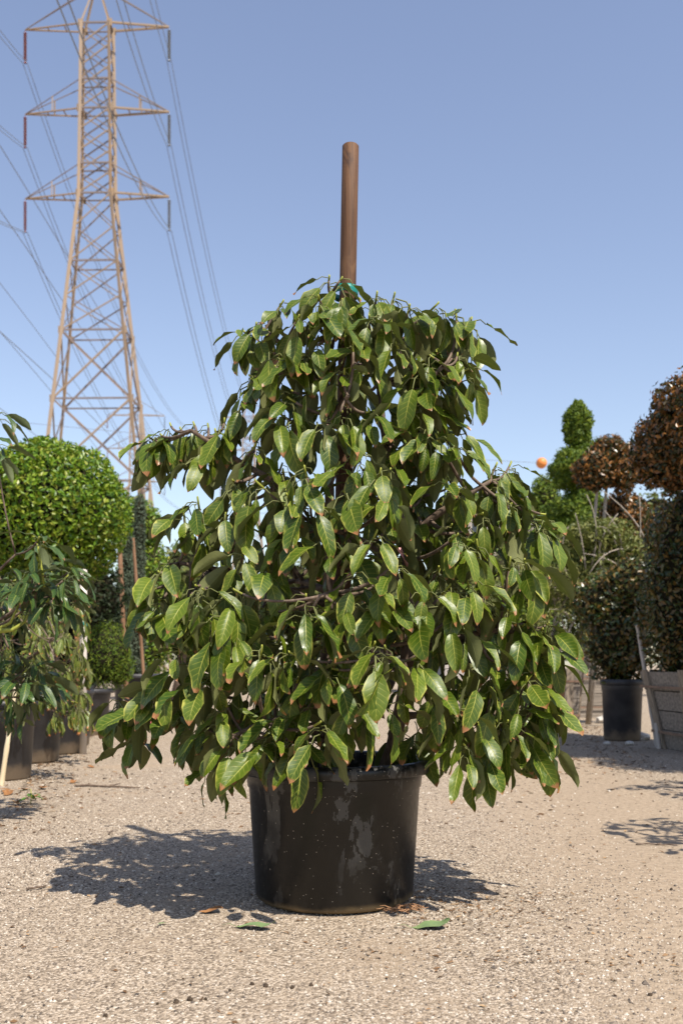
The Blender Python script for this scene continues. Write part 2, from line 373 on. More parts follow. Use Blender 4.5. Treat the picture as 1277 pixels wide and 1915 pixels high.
def make_gravel():
    octa = np.array([(1, 0, 0), (0, 1, 0), (-1, 0, 0), (0, -1, 0), (0, 0, .75), (0, 0, -.5)], float)
    of = np.array([(0, 1, 4), (1, 2, 4), (2, 3, 4), (3, 0, 4), (1, 0, 5), (2, 1, 5), (3, 2, 5), (0, 3, 5)])
    def batch(N, y0, y1, smin, smax, power):
        y = y0 + (y1 - y0) * RNG.random(N) ** power
        x = (RNG.random(N) * 2 - 1) * (0.40 * y + 0.25)
        keep = RNG.random(N) < np.clip(np.abs(x + 0.1 - (1.15 + 0.07 * y)) / 0.55, 0.15, 1)
        keep &= RNG.random(N) < 0.55 + 0.45 * np.sin(2.3 * x + 1.1 * y) * np.sin(1.7 * y - 1.3 * x)
        return x[keep], y[keep], smin + (smax - smin) * RNG.random(keep.sum()) ** 3
    xs, ys, ss = [np.concatenate(a) for a in zip(batch(120000, 1.75, 4.6, 0.0013, 0.0050, 1.2), batch(16000, 4.4, 8.0, 0.003, 0.009, 1.0), batch(260, 1.8, 5.5, 0.007, 0.013, 1.0))]
    N = len(xs)
    P = octa[None] * (0.7 + 0.6 * RNG.random((N, 6, 1))) * ss[:, None, None] * (0.75 + 0.5 * RNG.random((N, 1, 3)))
    a = RNG.random(N) * 6.28; c, s_ = np.cos(a), np.sin(a)
    Q = P.copy(); Q[..., 0] = P[..., 0] * c[:, None] - P[..., 1] * s_[:, None]; Q[..., 1] = P[..., 0] * s_[:, None] + P[..., 1] * c[:, None]
    Q[..., 0] += xs[:, None]; Q[..., 1] += ys[:, None]; Q[..., 2] += (ground_z(xs, ys) + ss * 0.12)[:, None]
    Fq = (of[None] + (np.arange(N) * 6)[:, None, None]).reshape(-1, 3)
    me = np_mesh('gravel', Q.reshape(-1, 3), Fq, M['pebble'], False, np.repeat(RNG.random(N), 6))
    tag(link('gravel', me), 'loose pale gravel and grit scattered over the dirt yard', 'gravel', kind='stuff')

def make_litter():
    def batch(N, f):
        P = np.array([f() for _ in range(N)]); return P[:, 0], P[:, 1]
    q = random.Random(44)
    def left(): y = q.uniform(4.2, 11.5); return (-0.235 * y - 0.35 + abs(q.gauss(0, 0.22)) - 0.15, y)
    def right(): y = q.uniform(6.5, 11.5); return (0.20 * y + 0.55 + q.gauss(0, 0.25), y)
    def pot(): return (0.30 + q.gauss(0.12, 0.14), 2.95 + q.gauss(0, 0.14))
    def wide(): y = 1.8 + 5 * q.random() ** 1.4; return (q.uniform(-1, 1) * (0.38 * y + 0.2), y)
    def streak(): t = q.random(); return (-0.05 + 1.1 * t + q.gauss(0, 0.06), 2.55 - 0.25 * t + q.gauss(0, 0.05))
    xs, ys = [np.concatenate(a) for a in zip(batch(1500, left), batch(900, right), batch(420, pot), batch(1500, wide), batch(260, streak))]
    N = len(xs); ln = RNG.uniform(0.004, 0.018, N) * np.clip(ys / 4.5, 0.6, 1.5); wd = ln * RNG.uniform(0.12, 0.5, N); a = RNG.random(N) * 6.28
    u = np.stack([np.cos(a), np.sin(a), RNG.uniform(-.25, .25, N)], 1); v = np.stack([-np.sin(a), np.cos(a), RNG.uniform(-.4, .4, N)], 1)
    C = np.stack([xs, ys, ground_z(xs, ys) + 0.003], 1)
    V = np.stack([C - u * ln[:, None], C + v * wd[:, None] + [0, 0, 0.002], C + u * ln[:, None], C - v * wd[:, None]], 1).reshape(-1, 3)
    Fq = (np.arange(N) * 4)[:, None] + np.arange(4)[None]
    me = np_mesh('leaf_litter', V, Fq, M['litter'], False, np.repeat(RNG.random(N), 4))
    tag(link('leaf_litter', me), 'fine brown bits of dry leaf and bark strewn over the gravel', 'litter', kind='stuff')
M['litter'] = crown_material('dry_litter_bits', [(0.05, 0.03, 0.018), (0.13, 0.075, 0.04), (0.22, 0.13, 0.07), (0.34, 0.23, 0.13)], 0.9, 0.0, 0.1)
make_ground()
make_gravel()
make_litter()

# ------------------------------------------------------------------ transmission towers and their lines
def angle_iron_mesh(name, mat):
    w, t = 0.5, 0.09
    pr = [(-w, -w), (w, -w), (w, -w + 2 * t), (-w + 2 * t, -w + 2 * t), (-w + 2 * t, w), (-w, w)]
    m = MB(); n = len(pr)
    m.add([(x, y, 0) for x, y in pr] + [(x, y, 1) for x, y in pr], [(k, (k + 1) % n, n + (k + 1) % n, n + k) for k in range(n)] + [tuple(range(n - 1, -1, -1)), tuple(range(n, 2 * n))])
    return m.mesh(name, mat)
STEEL, STEEL2 = angle_iron_mesh('steel_angle', M['steel']), angle_iron_mesh('steel_angle_dull', M['steel_dull'])

def member(name, a, b, w, parent, mesh, spin=0.0):
    a, b = Vector(a), Vector(b); d = b - a
    o = link(name, mesh, parent)
    q = d.to_track_quat('Z', 'Y').to_matrix().to_4x4() @ Matrix.Rotation(spin, 4, 'Z')
    o.matrix_local = Matrix.Translation(a) @ q @ Matrix.Diagonal((w, w, d.length, 1))
    return o

def insulator_mesh(name, mat, L=2.55):
    prof = [(0.02, 0.0), (0.03, -0.15)]
    k = 15
    for i in range(k):
        z = -0.18 - i * (L - 0.35) / k
        prof += [(0.05, z), (0.135, z - 0.045), (0.14, z - 0.06), (0.05, z - 0.085)]
    prof += [(0.05, -L + 0.12), (0.10, -L + 0.08), (0.10, -L)]
    m = MB(); m.lathe(prof, 10); return m.mesh(name, mat, True)
INS_RED, INS_GREY = insulator_mesh('insulator_red', M['ins_red']), insulator_mesh('insulator_grey', M['ins_grey'])

ARMS = (50.0, 43.45, 36.9)
def half_width(z):
    if z >= 36.9: return 1.27 - 0.012 * (z - 36.9)
    return 1.27 + (36.9 - z) * 0.108

def make_tower():
    r = empty('transmission_tower', (0, 0, 0))
    C = lambda sx, sy, z: (sx * half_width(z), 0.5 * sy * half_width(z), z)
    levels = [0, 9.5, 14.6, 20.9, 26.2, 31.6, 34.3, 36.9, 40.2, 43.45, 46.7, 50.0]
    for sx in (-1, 1):
        for sy in (-1, 1):
            sp = {(-1, -1): 0, (1, -1): math.pi / 2, (1, 1): math.pi, (-1, 1): -math.pi / 2}[(sx, sy)]
            member('leg', C(sx, sy, -0.3), C(sx, sy, 36.9), 0.27, r, STEEL, sp)
            member('leg', C(sx, sy, 36.85), C(sx, sy, 50.1), 0.24, r, STEEL, sp)
            member('peak_strut', C(sx, sy, 50.0), (0, 0, 53.6), 0.13, r, STEEL)
    for i in range(len(levels) - 1):
        a, b = levels[i], levels[i + 1]
        zs = (a, (a + b) / 2, b) if (a >= 26 and b - a > 3) else (a, b)
        for z0, z1 in zip(zs[:-1], zs[1:]):
            for f in range(4):
                p = [(-1, -1), (1, -1), (1, 1), (-1, 1)]; u, v = p[f], p[(f + 1) % 4]
                w = 0.13 if z0 < 21 else 0.085
                member('brace', C(*u, z0), C(*v, z1), w, r, STEEL); member('brace', C(*v, z0), C(*u, z1), w, r, STEEL2)
    for z in (9.5, 14.6, 20.9, 26.2, 31.6, 36.9, 39.2, 43.45, 45.7, 50.0):
        for f in range(4):
            p = [(-1, -1), (1, -1), (1, 1), (-1, 1)]
            member('belt', C(*p[f], z), C(*p[(f + 1) % 4], z), 0.12, r, STEEL2)
    for z in (20.9, 26.2, 36.9, 43.45, 50.0):      # gusset plates where belts meet the legs
        for sx in (-1, 1):
            for sy in (-1, 1):
                m = MB(); h = half_width(z); m.box((sx * h, sy * (0.5 * h + 0.03), z), (0.42, 0.05, 0.55)); m.build('gusset_plate', M['steel'], r)
    for k, z in enumerate(ARMS):
        tie = 53.2 if k == 0 else z + 2.25
        for s in (-1, 1):
            tip = Vector((s * 5.6, 0, z - 0.1))
            for sy in (-1, 1):
                root = Vector(C(s, sy, z))
                up = Vector((s * 0.15, sy * 0.1, tie)) if k == 0 else Vector(C(s, sy, tie))
                member('crossarm_chord', root, tip, 0.13, r, STEEL)
                member('crossarm_tie', up, tip, 0.075, r, STEEL2)
                a = root.lerp(tip, 0.5)
                if k: member('crossarm_brace', a, up.lerp(tip, 0.5), 0.08, r, STEEL)
            for t in (0.3, 0.6):
                member('crossarm_brace', Vector(C(s, -1, z)).lerp(tip, t), Vector(C(s, 1, z)).lerp(tip, t), 0.08, r, STEEL2)
            link('insulator', INS_RED if s < 0 else INS_GREY, r, tip + Vector((0, 0, -0.08)))
    return r

def copy_tree(o, parent=None):
    c = o.copy(); COL.objects.link(c); c.parent = parent
    for ch in o.children: copy_tree(ch, c)
    return c

tower = make_tower()
T1 = at(182, 0, 77.0).x
tower.location = (T1, 77.0, 0); tower.rotation_euler.z = math.radians(-1.5)
tag(tower, 'tall rusty lattice pylon with three pairs of arms carrying twin cables', 'pylon')
T2 = at(255, 0, 197.0).x
t2 = copy_tree(tower); t2.location = (T2, 197.0, 0); t2.rotation_euler.z = 0.05
tag(t2, 'distant faint lattice pylon seen through the legs of the big rusty pylon', 'pylon')
t3 = copy_tree(tower); t3.location = (T1 + 0.4, 198.5, 0); t3.rotation_euler.z = 0
tag(t3, 'distant lattice pylon hidden behind the staked avocado, next on the big pylon line', 'pylon')

def cable(name, pts, r, label, group, cat='cable'):
    m = MB(); m.tube(pts, r, 5); o = m.build(name, M['wire'], None, True)
    tag(o, label, cat, group)

def tip_of(tw, s, k):
    a = tw.rotation_euler.z; x = s * 5.6
    return Vector((tw.location.x + x * math.cos(a), tw.location.y + x * math.sin(a), ARMS[k] - 0.1 - 0.08 - 2.55))
WHICH = ('top', 'middle', 'lowest')
for s in (-1, 1):
    side = 'brown' if s < 0 else 'grey'
    for k in range(3):
        p = tip_of(tower, s, k); q = tip_of(t3, s, k)
        for d in (-0.17, 0.17):
            near, far = [], []
            for i in range(41):
                t = i / 40 * 125
                near.append((p.x + d + 0.10 * t, p.y - t, p.z - 0.36 * t + 0.36 * t * t / 200))
            L = q.y - p.y
            for i in range(33):
                t = i / 32 * L
                far.append((p.x + d + (q.x - p.x) * t / L, p.y + t, p.z + (q.z - p.z) * t / L - 0.35 * t + 0.35 * t * t / L))
            cable('power_cable', near, 0.026, f'twin grey power cable rising overhead from the {WHICH[k]} {side} insulator of the big pylon', f'cables over the yard, {WHICH[k]} {side} insulator')
            cable('power_cable', far, 0.026, f'twin grey power cable sagging away behind the {WHICH[k]} {side} insulator of the big pylon', f'cables beyond the big pylon, {WHICH[k]} {side} insulator')
for s in (-1, 1):
    for k in range(3):
        p = tip_of(t2, s, k)
        pts = [(p.x + 0.004 * t, p.y - t, p.z + 0.10 * t * (1 - t / 260.0) - 0.06 * t * (k == 2)) for t in np.linspace(0, 150, 24)]
        cable('power_cable', pts, 0.045, f'thin far cable running to the {WHICH[k]} {"brown" if s < 0 else "grey"} insulator of the distant faint pylon', 'cables of the second line')
# line with an orange marker ball, far right
mb = at(1012, 866, 62.0)
cable('marker_cable', [(mb.x + t, mb.y + 0.25 * t, mb.z + 0.004 * t * t * 0.2) for t in np.linspace(-45, 60, 22)], 0.012, 'single thin far cable that carries the orange marker ball', None)
m = MB(); m.lathe([(0.001, -0.34)] + [(0.34 * math.cos(a), 0.34 * math.sin(a)) for a in np.linspace(-1.4, 1.4, 13)] + [(0.001, 0.34)], 20)
tag(m.build('marker_ball', M['orange'], None, True, mb), 'round orange marker ball hanging on a far cable in the sky', 'marker ball')

# ------------------------------------------------------------------ broad leaves
NU, NV = 5, 8
def leaf_variant(seed):
    r = np.random.default_rng(seed)
    width = r.uniform(0.38, 0.50); kappa = r.uniform(0.05, 0.95); fold = r.uniform(0.10, 0.55)
    wave = r.uniform(0.02, 0.055); wf = r.uniform(8, 14); wp = r.uniform(0, 6.28, 2); twist = r.uniform(-0.5, 0.5); bend = r.uniform(-0.25, 0.25)
    V, UV, Fc = [], [], []
    # petiole: three-sided, arching over
    pl = r.uniform(0.28, 0.46); pp = [(0, 0, 0), (0, pl * 0.5, 0.085), (0, pl, 0.0)]
    for (x, y, z) in pp:
        for k in range(3):
            a = 2.094 * k + 0.5
            V.append((0.018 * math.cos(a), y, z + 0.018 * math.sin(a))); UV.append((0.5, -0.1))
    for i in range(2):
        for k in range(3):
            k2 = (k + 1) % 3; Fc.append((i * 3 + k, i * 3 + k2, (i + 1) * 3 + k2, (i + 1) * 3 + k))
    b = len(V); y, z = pl, 0.0; th = r.uniform(0.1, 0.3)
    vs = np.array([0.0, 0.10, 0.25, 0.42, 0.60, 0.77, 0.91, 1.0]); pv = 0.0
    for v in vs:
        dv = v - pv; pv = v; th += kappa * dv; y += dv * math.cos(th); z -= dv * math.sin(th)
        w = 0.5 * width * min(1.0, 1.02 * (math.sin(math.pi * min(1, v ** 0.86)) ** 0.72) if 0 < v < 1 else 0.0)
        if v == 0: w = 0.02
        if v == 1: w = 0.006
        w *= r.uniform(0.93, 1.06)
        for k in range(NU):
            e = (k / (NU - 1)) * 2 - 1
            ang = fold * abs(e) + twist * v * np.sign(e) * 0.5 * abs(e)
            off = wave * math.sin(wf * v + wp[0 if e < 0 else 1]) * abs(e) ** 1.5
            lx = e * w * math.cos(fold) + bend * v * v * 0.3
            up = abs(e) * w * math.sin(fold) + off + twist * e * w * v
            V.append((lx, y + up * math.sin(th), z + up * math.cos(th))); UV.append((0.5 + e * 0.5, v))
    for i in range(NV - 1):
        for k in range(NU - 1):
            Fc.append((b + i * NU + k, b + i * NU + k + 1, b + (i + 1) * NU + k + 1, b + (i + 1) * NU + k))
    return np.array(V), np.array(Fc), np.array(UV)
NVAR = 12
LEAFV = [leaf_variant(100 + i) for i in range(NVAR)]
LEAF_MESH = {}
def leaf_mesh(i, matkey):
    if (i, matkey) not in LEAF_MESH:
        V, Fc, UV = LEAFV[i]
        LEAF_MESH[(i, matkey)] = np_mesh('leaf_blade', V, Fc, M[matkey], True, np.full(len(V), (i * 0.37) % 1.0), UV)
    return LEAF_MESH[(i, matkey)]

def rosette(p, out, n, smin, smax, rng, el=(6, 64), spread=140, stem=0.035):
    """leaves round a shoot tip p; out = horizontal outward direction. Returns (matrix, variant)"""
    res = []
    base = math.atan2(out.y, out.x)
    for i in range(n):
        az = base + math.radians(((i + rng.random()) / n * 2 - 1) * spread)
        e = -math.radians(rng.uniform(*el))
        d = Vector((math.cos(az) * math.cos(e), math.sin(az) * math.cos(e), math.sin(e)))
        nn = Vector((0, 0, 1)) + Vector((math.cos(az), math.sin(az), 0)) * 0.2 + Vector([rng.uniform(-0.5, 0.5) for _ in range(3)])
        x = d.cross(nn).normalized(); nz = x.cross(d).normalized()
        s = rng.uniform(smin, smax)
        q = p - Vector((0, 0, 1)) * stem * rng.random() + d * 0.004
        mat = Matrix(((x.x, d.x, nz.x, q.x), (x.y, d.y, nz.y, q.y), (x.z, d.z, nz.z, q.z), (0, 0, 0, 1))) @ Matrix.Diagonal((s, s, s, 1))
        res.append((mat, rng.randrange(NVAR)))
    return res

def leaf_stuff(name, leaves, matkey, parent, rng):
    if not leaves: return None
    Vs, Fs, Us, Rs = [], [], [], []; b = 0
    for mat, vi in leaves:
        V, Fc, UV = LEAFV[vi]; A = np.array(mat)
        Vs.append(V @ A[:3, :3].T + A[:3, 3]); Fs.append(Fc + b); Us.append(UV); Rs.append(np.full(len(V), rng.random())); b += len(V)
    me = np_mesh(name, np.concatenate(Vs), np.concatenate(Fs), M[matkey], True, np.concatenate(Rs), np.concatenate(Us))
    o = link(name, me, parent); o['kind'] = 'stuff'
    return o

def bez(a, b, c, n=7):
    return [a * (1 - t) ** 2 + b * 2 * t * (1 - t) + c * t * t for t in [i / (n - 1) for i in range(n)]]

def build_avocado(name, base, limbs, rosettes, matkey, label, group, n_single, rng, lsize, cat='tree', narrow=1.0, el=(6, 64), up=0.10, spread=140):
    """limbs: list of [(Vector...), r0, r1]; rosettes: (Vector, outward, front, n)"""
    root = empty(name, base); B = Vector(base)
    pts = []
    for path, r0, r1 in limbs:
        m = MB(); N = len(path)
        # resample smoothly
        sm = []
        for i in range(N - 1):
            p0 = path[max(i - 1, 0)]; p1 = path[i]; p2 = path[i + 1]; p3 = path[min(i + 2, N - 1)]
            for t in (0, .25, .5, .75):
                sm.append(0.5 * ((2 * p1) + (p2 - p0) * t + (2 * p0 - 5 * p1 + 4 * p2 - p3) * t * t + (3 * p1 - p0 - 3 * p2 + p3) * t ** 3))
        sm.append(path[-1])
        K = len(sm); rad = [r0 + (r1 - r0) * i / (K - 1) for i in range(K)]
        rad = [a * (1 + 0.12 * math.sin(i * 2.3)) for i, a in enumerate(rad)]
        m.tube([p - B for p in sm], rad, 9)
        m.build('trunk' if r0 > 0.016 else 'branch', M['bark'], root, True)
        pts += [(p, a) for p, a in zip(sm, rad)]
    leaves = []
    for (p, out, front, n) in rosettes:
        best = min(pts, key=lambda q: (q[0] - p).length + (0.6 * max(0, q[0].z - p.z + 0.03)))
        a = best[0]; d = (p - a).length
        if d > 0.02:
            c = a.lerp(p, 0.55) + Vector((0, 0, -0.02 - 0.10 * d)) + Vector((rng.uniform(-.03, .03), rng.uniform(-.03, .03), 0))
            path = bez(a, c, p, 8); r0 = min(best[1] * 0.8, 0.005 + 0.008 * d)
            m = MB(); m.tube([q - B for q in path[:-1]], [r0 + (0.0035 - r0) * i / 7 for i in range(7)], 6, 0)
            m.tube([q - B for q in path[-2:]] + [p - B + Vector((0, 0, 0.004))], [0.0036, 0.0032, 0.0018], 5, 1)
            m.build('branch', [M['bark'], M['twig']], root, True)
        for mat, vi in rosette(p - B, out, n, lsize[0], lsize[1], rng, el, spread):
            leaves.append((mat @ Matrix.Diagonal((narrow * rng.uniform(0.74, 1.08), 1, 1, 1)), vi, front))
    cam_l = Vector((0, 0, H_CAM)) - B
    def score(L):
        mat, vi, front = L
        c = mat @ Vector((0, 0.7, -0.15)); n = mat.to_3x3() @ Vector((0, 0, 1)); v = (cam_l - c)
        return (1.0 if front else 0.12) * mat.to_scale().x ** 2 * abs(n.normalized().dot(v.normalized())) / v.length ** 2 * (1 + 0.5 * max(0, -c.y))
    leaves.sort(key=score, reverse=True)
    for mat, vi, f in leaves[:n_single]:
        o = link('leaf', leaf_mesh(vi, matkey), root); o.matrix_local = mat
    if len(leaves) > n_single:
        leaf_stuff('inner_leaves', [(a, b) for a, b, c in leaves[n_single:]], matkey, root, rng)
    tag(root, label, cat, group)
    return root

# ------------------------------------------------------------------ main pot, stake and avocado
PX, PY = -0.022, 3.10
def pot_profile(h, rb, rt, rr):
    return [(0.001, 0.004), (rb - 0.012, 0.004), (rb, 0.016), (rb + (rt - rb) * 0.80, h * 0.80), (rb + (rt - rb) * 0.81 + 0.004, h * 0.808), (rt + 0.004, h * 0.90),
            (rt + 0.004, h * 0.925)], [(rt - 0.002, h * 0.915), (rr - 0.006, h * 0.905), (rr, h * 0.92), (rr + 0.001, h * 0.965), (rr - 0.004, h * 0.99), (rr - 0.014, h), (rt + 0.005, h - 0.001),
            (rt - 0.006, h * 0.985), (rt - 0.012, h * 0.9), (rt - 0.02, h * 0.6)]

def make_pot(name, loc, h, rb, rt, rr, mat, label, group=None, n=72, wob=None, dome=0.9):
    r = empty(name, loc)
    body, rim = pot_profile(h, rb, rt, rr)
    m = MB(); m.lathe(body, n, wob=wob); m.build('pot_body', mat, r, True)
    m = MB(); m.lathe(rim, n, wob=wob); m.build('pot_rim', mat, r, True)
    m = MB(); k = 24
    prof = [(0.001, h * 0.86 + 0.012)] + [(rt * t - 0.012, h * 0.86 + 0.012 * (1 - t) + 0.004 * math.sin(9 * t)) for t in (0.25, 0.5, 0.75, 0.98)]
    m.lathe(prof[::-1], k); m.build('potting_soil', M['soil'], r, True)
    tag(r, label, 'pot', group)
    return r
make_pot('nursery_pot', (PX, PY, -0.004), 0.432, 0.243, 0.268, 0.297, M['pot'], 'large stained black plastic nursery pot holding the staked avocado', n=128,
         wob=lambda t, z: 0.006 * math.sin(2 * t + 0.6) + 0.003 * math.sin(5 * t + 9 * z))

def make_stake():
    a = Vector((-0.012, 3.13, 0.30)); b = at(655.5, 274, 3.13)
    m = MB(); n = 9; path, rad = [], []
    for i in range(n):
        t = i / (n - 1); path.append(a.lerp(b, t) - a); rad.append(0.0275 * (1 - 0.06 * t) * (1 + 0.012 * math.sin(7 * t)))
    d = (path[-1] - path[-2]).normalized(); path += [path[-1] + d * 0.004]; rad += [rad[-1] - 0.004]
    m.tube(path, rad, 20); o = m.build('wooden_stake', M['stake'], None, True, a)
    es = o.modifiers.new('edge', 'EDGE_SPLIT'); es.split_angle = math.radians(50)
    tag(o, 'brown round wooden stake standing up out of the avocado crown', 'stake')
make_stake()

FRONT = [(660,641),(640,519),(616,516),(534,562),(502,596),(595,553),(514,653),(487,604),(466,620),(766,570),(815,566),(705,546),(738,548),(844,580),
 (803,665),(783,686),(850,661),(872,594),(628,608),(685,657),(644,690),(595,629),(563,665),(506,690),(472,702),(538,743),(779,735),(807,710),(868,690),(604,787),(458,752),
 (398,793),(348,800),(312,812),(427,783),(520,770),(549,773),(529,878),(569,872),(559,924),(582,934),(651,904),(635,865),(536,924),(424,960),(378,983),(349,950),(447,990),
 (552,987),(454,1029),(322,1043),(303,1069),(368,1095),(381,1102),(290,1102),(572,1112),(437,1102),(437,898),(375,930),(477,898),
 (777,751),(795,805),(766,823),(730,877),(712,877),(662,899),(676,844),(813,812),(846,830),(834,899),(863,902),(921,866),(946,864),(914,895),(939,899),(845,981),(856,999),
 (980,962),(1010,962),(950,1043),(975,1046),(985,1064),(791,1104),(798,1125),(705,1086),(662,1064),(726,1129),(874,1086),(842,1093),(705,992),(723,927),(950,942),
 (360,1114),(305,1122),(349,1136),(439,1190),(461,1194),(312,1255),(339,1204),(360,1237),(396,1255),(290,1302),(250,1316),(232,1300),(324,1313),(382,1349),(418,1338),(461,1381),
 (268,1370),(500,1372),(576,1140),(587,1302),(540,1219),(490,1208),(428,1396),(396,1420),(701,1201),(719,1208),(723,1302),(662,1296),(777,1230),(842,1150),(946,1140),
 (975,1168),(1000,1150),(1008,1176),(1008,1205),(995,1251),(980,1266),(1000,1305),(964,1323),(1010,1330),(946,1348),(986,1368),(1008,1384),(907,1392),(935,1396),(870,1172),(813,1273),
 (866,1392),(892,1352),(856,1323),(640,770),(690,770),(740,640),(600,700),(480,830),(500,1060),(640,1180),(890,1240),(890,1010),(620,1010),(540,1330),(620,1250),(600,1350),(690,1240),(650,1130),(420,1150),(900,960),(740,1050),(330,792),(292,818),(372,790),(410,803),(385,845),(1000,985),(930,930),(955,900),(1018,1165),(1010,1290),(640,560),(690,590),(560,590),(600,575),(720,590)]
SIL = [(505, 40, 650), (560, 170, 670), (640, 210, 668), (720, 222, 668), (800, 250, 650), (860, 285, 645), (930, 320, 650), (1000, 365, 660), (1080, 385, 648), (1180, 395, 648), (1260, 395, 645), (1340, 400, 640), (1420, 370, 640)]
def sil(py):
    for (a, wa, ca), (b, wb_, cb) in zip(SIL[:-1], SIL[1:]):
        if py <= b:
            t = max(0, (py - a) / (b - a)); return wa + (wb_ - wa) * t, ca + (cb - ca) * t
    return SIL[-1][1:]

def make_main_tree():
    rng = random.Random(5); ros = []
    for (px, py) in FRONT:
        w, c = sil(py); k = min(1.0, abs(px - c) / w); W = w / 600.0
        px = px + (px - c) / w * 9.0 * max(0.0, k - 0.55) / 0.45
        Y = PY - 0.72 * W * math.sqrt(max(0.0, 1 - k * k)) * rng.uniform(0.72, 1.0)
        p = at(px, py, Y); out = Vector((p.x - PX, (p.y - PY), 0))
        out = (out.normalized() if out.length > 0.05 else Vector((0, -1, 0)))
        ros.append((p, out, True, rng.choice((5, 6, 6, 7))))
    for i in range(118):                                   # behind and inside
        py = rng.uniform(560, 1400); w, c = sil(py); W = w / 600.0
        a = rng.uniform(0.05, math.pi - 0.05); q = math.sqrt(rng.uniform(0.10, 0.86))
        if i % 3 == 0: a = rng.uniform(0, 2 * math.pi); q = rng.uniform(0.2, 0.65)
        Y = PY + 0.70 * W * q * math.sin(a); px = c + w * q * math.cos(a)
        p = at(px, py, Y)
        if 660 < px < 740 and 1330 < py: continue
        out = Vector((p.x - PX, p.y - PY, 0)).normalized()
        ros.append((p, out, False, rng.choice((5, 6))))
    for (px, py) in [(560,1260),(520,1300),(610,1200),(480,1290),(560,1380),(640,1330),(450,1260),(840,1240),(860,1280),(800,1180),(920,1290),(930,1240),(760,1270),(700,1150),(560,1180),(500,1140),(820,1060),(780,960),(620,960),(520,1000),(430,1060),(900,1100),(690,1020),(380,1300),(420,1310),(800,1340),(830,1300),(640,1260),(590,1230)]:
        p = at(px, py, PY - rng.uniform(0.05, 0.32)); ros.append((p, Vector((p.x - PX + 0.01, p.y - PY, 0)).normalized(), False, 6))
    V = Vector
    sb = V((-0.01, PY, 0.36))
    limbs = [([V((-0.045, PY - 0.03, 0.34)), V((-0.05, PY - 0.04, 0.70)), V((-0.035, PY - 0.035, 1.15)), V((-0.05, PY - 0.04, 1.55)), V((-0.03, PY - 0.03, 1.86))], 0.022, 0.008),
             ([V((0.12, PY - 0.02, 0.34)), V((0.19, PY - 0.03, 0.62)), V((0.20, PY - 0.06, 0.95)), V((0.19, PY - 0.05, 1.13)), V((0.13, PY, 1.45)), V((0.11, PY, 1.72))], 0.024, 0.008)]
    br = lambda *p: limbs.append(([V(q) for q in p[:-1]], p[-1], 0.006))
    br((0.195, PY - .05, 1.10), (0.30, PY - .10, 1.18), (0.45, PY - .12, 1.27), 0.015)
    br((0.19, PY - .05, 0.95), (0.08, PY - .12, 1.08), (-0.06, PY - .2, 1.12), 0.013)
    br((0.20, PY - .04, 0.72), (0.36, PY - .15, 0.80), (0.55, PY - .12, 0.84), 0.015)
    br((0.17, PY - .03, 0.56), (0.33, PY - .08, 0.56), (0.52, PY - .10, 0.50), 0.013)
    br((-0.045, PY - .04, 1.20), (-0.25, PY - .08, 1.30), (-0.45, PY - .12, 1.42), 0.013)
    br((-0.05, PY - .04, 0.90), (-0.28, PY - .12, 0.98), (-0.48, PY - .15, 1.02), 0.014)
    br((-0.05, PY - .04, 0.60), (-0.25, PY - .15, 0.66), (-0.48, PY - .15, 0.62), 0.014)
    br((-0.05, PY - .04, 0.50), (-0.18, PY - .25, 0.56), (-0.30, PY - .32, 0.52), 0.012)
    br((-0.04, PY - .04, 0.85), (0.0, PY - .25, 0.92), (-0.06, PY - .45, 0.90), 0.012)
    br((0.20, PY - .05, 0.80), (0.14, PY - .25, 0.80), (0.10, PY - .42, 0.74), 0.012)
    br((-0.045, PY - .04, 1.35), (-0.02, PY - .18, 1.45), (0.02, PY - .28, 1.48), 0.011)
    br((0.14, PY - .02, 1.40), (0.22, PY - .12, 1.52), (0.30, PY - .16, 1.60), 0.011)
    br((-0.05, PY - .04, 1.55), (-0.15, PY - .08, 1.66), (-0.25, PY - .10, 1.74), 0.010)
    br((0.12, PY, 1.2), (0.15, PY + .2, 1.3), (0.2, PY + .35, 1.35), 0.012)
    br((-0.05, PY, 0.95), (-0.15, PY + .25, 1.0), (-0.25, PY + .4, 1.0), 0.012)
    br((0.15, PY, 0.65), (0.2, PY + .25, 0.72), (0.25, PY + .45, 0.72), 0.012)
    build_avocado('avocado_tree', (PX, PY, 0.36), limbs, ros, 'leaf', 'bushy avocado tree with drooping dark leaves growing in the large stained pot', None, 300, rng, (0.072, 0.146))
make_main_tree()

# tie tape on the stake, pink ribbon
def strip(name, path, w, mat, label, cat, side=Vector((1, 0, 0))):
    m = MB(); vs = []
    for i, p in enumerate(path):
        a = 0.7 * i; sd = Vector((math.cos(a) * side.x, math.sin(a) * 0.6, 0.15 * math.sin(a)))
        sd = sd.normalized() * w / 2
        vs += [p - sd, p + sd]
    fs = [(2 * i, 2 * i + 1, 2 * i + 3, 2 * i + 2) for i in range(len(path) - 1)]
    m.add(vs, fs); o = m.build(name, mat, None, True)
    so = o.modifiers.new('thick', 'SOLIDIFY'); so.thickness = 0.0012
    tag(o, label, cat)
def band(py, label, r=0.047, h=0.022):
    c = at(646 if py < 700 else 640, py, 3.11); m = MB()
    prof = [(r, -h / 2), (r + 0.0015, 0), (r, h / 2), (r - 0.002, h / 2), (r - 0.002, -h / 2), (r, -h / 2)]
    vs = []; m.lathe(prof, 24, wob=lambda t, z: -0.18 * math.cos(2 * t)); o = m.build('tie_tape', M['tape_teal'], None, True, c); tag(o, label, 'tape')
band(548, 'teal plastic tape tying the avocado to its stake just below the bare pole')
band(618, 'teal plastic tape tied round stake and stem behind the upper leaves')
strip('tape_tail', [at(668 + i, 716 + 9 * i, 3.02 + 0.004 * i) for i in range(5)], 0.014, M['tape_teal'], 'loose teal tape end hanging inside the avocado crown', 'tape')
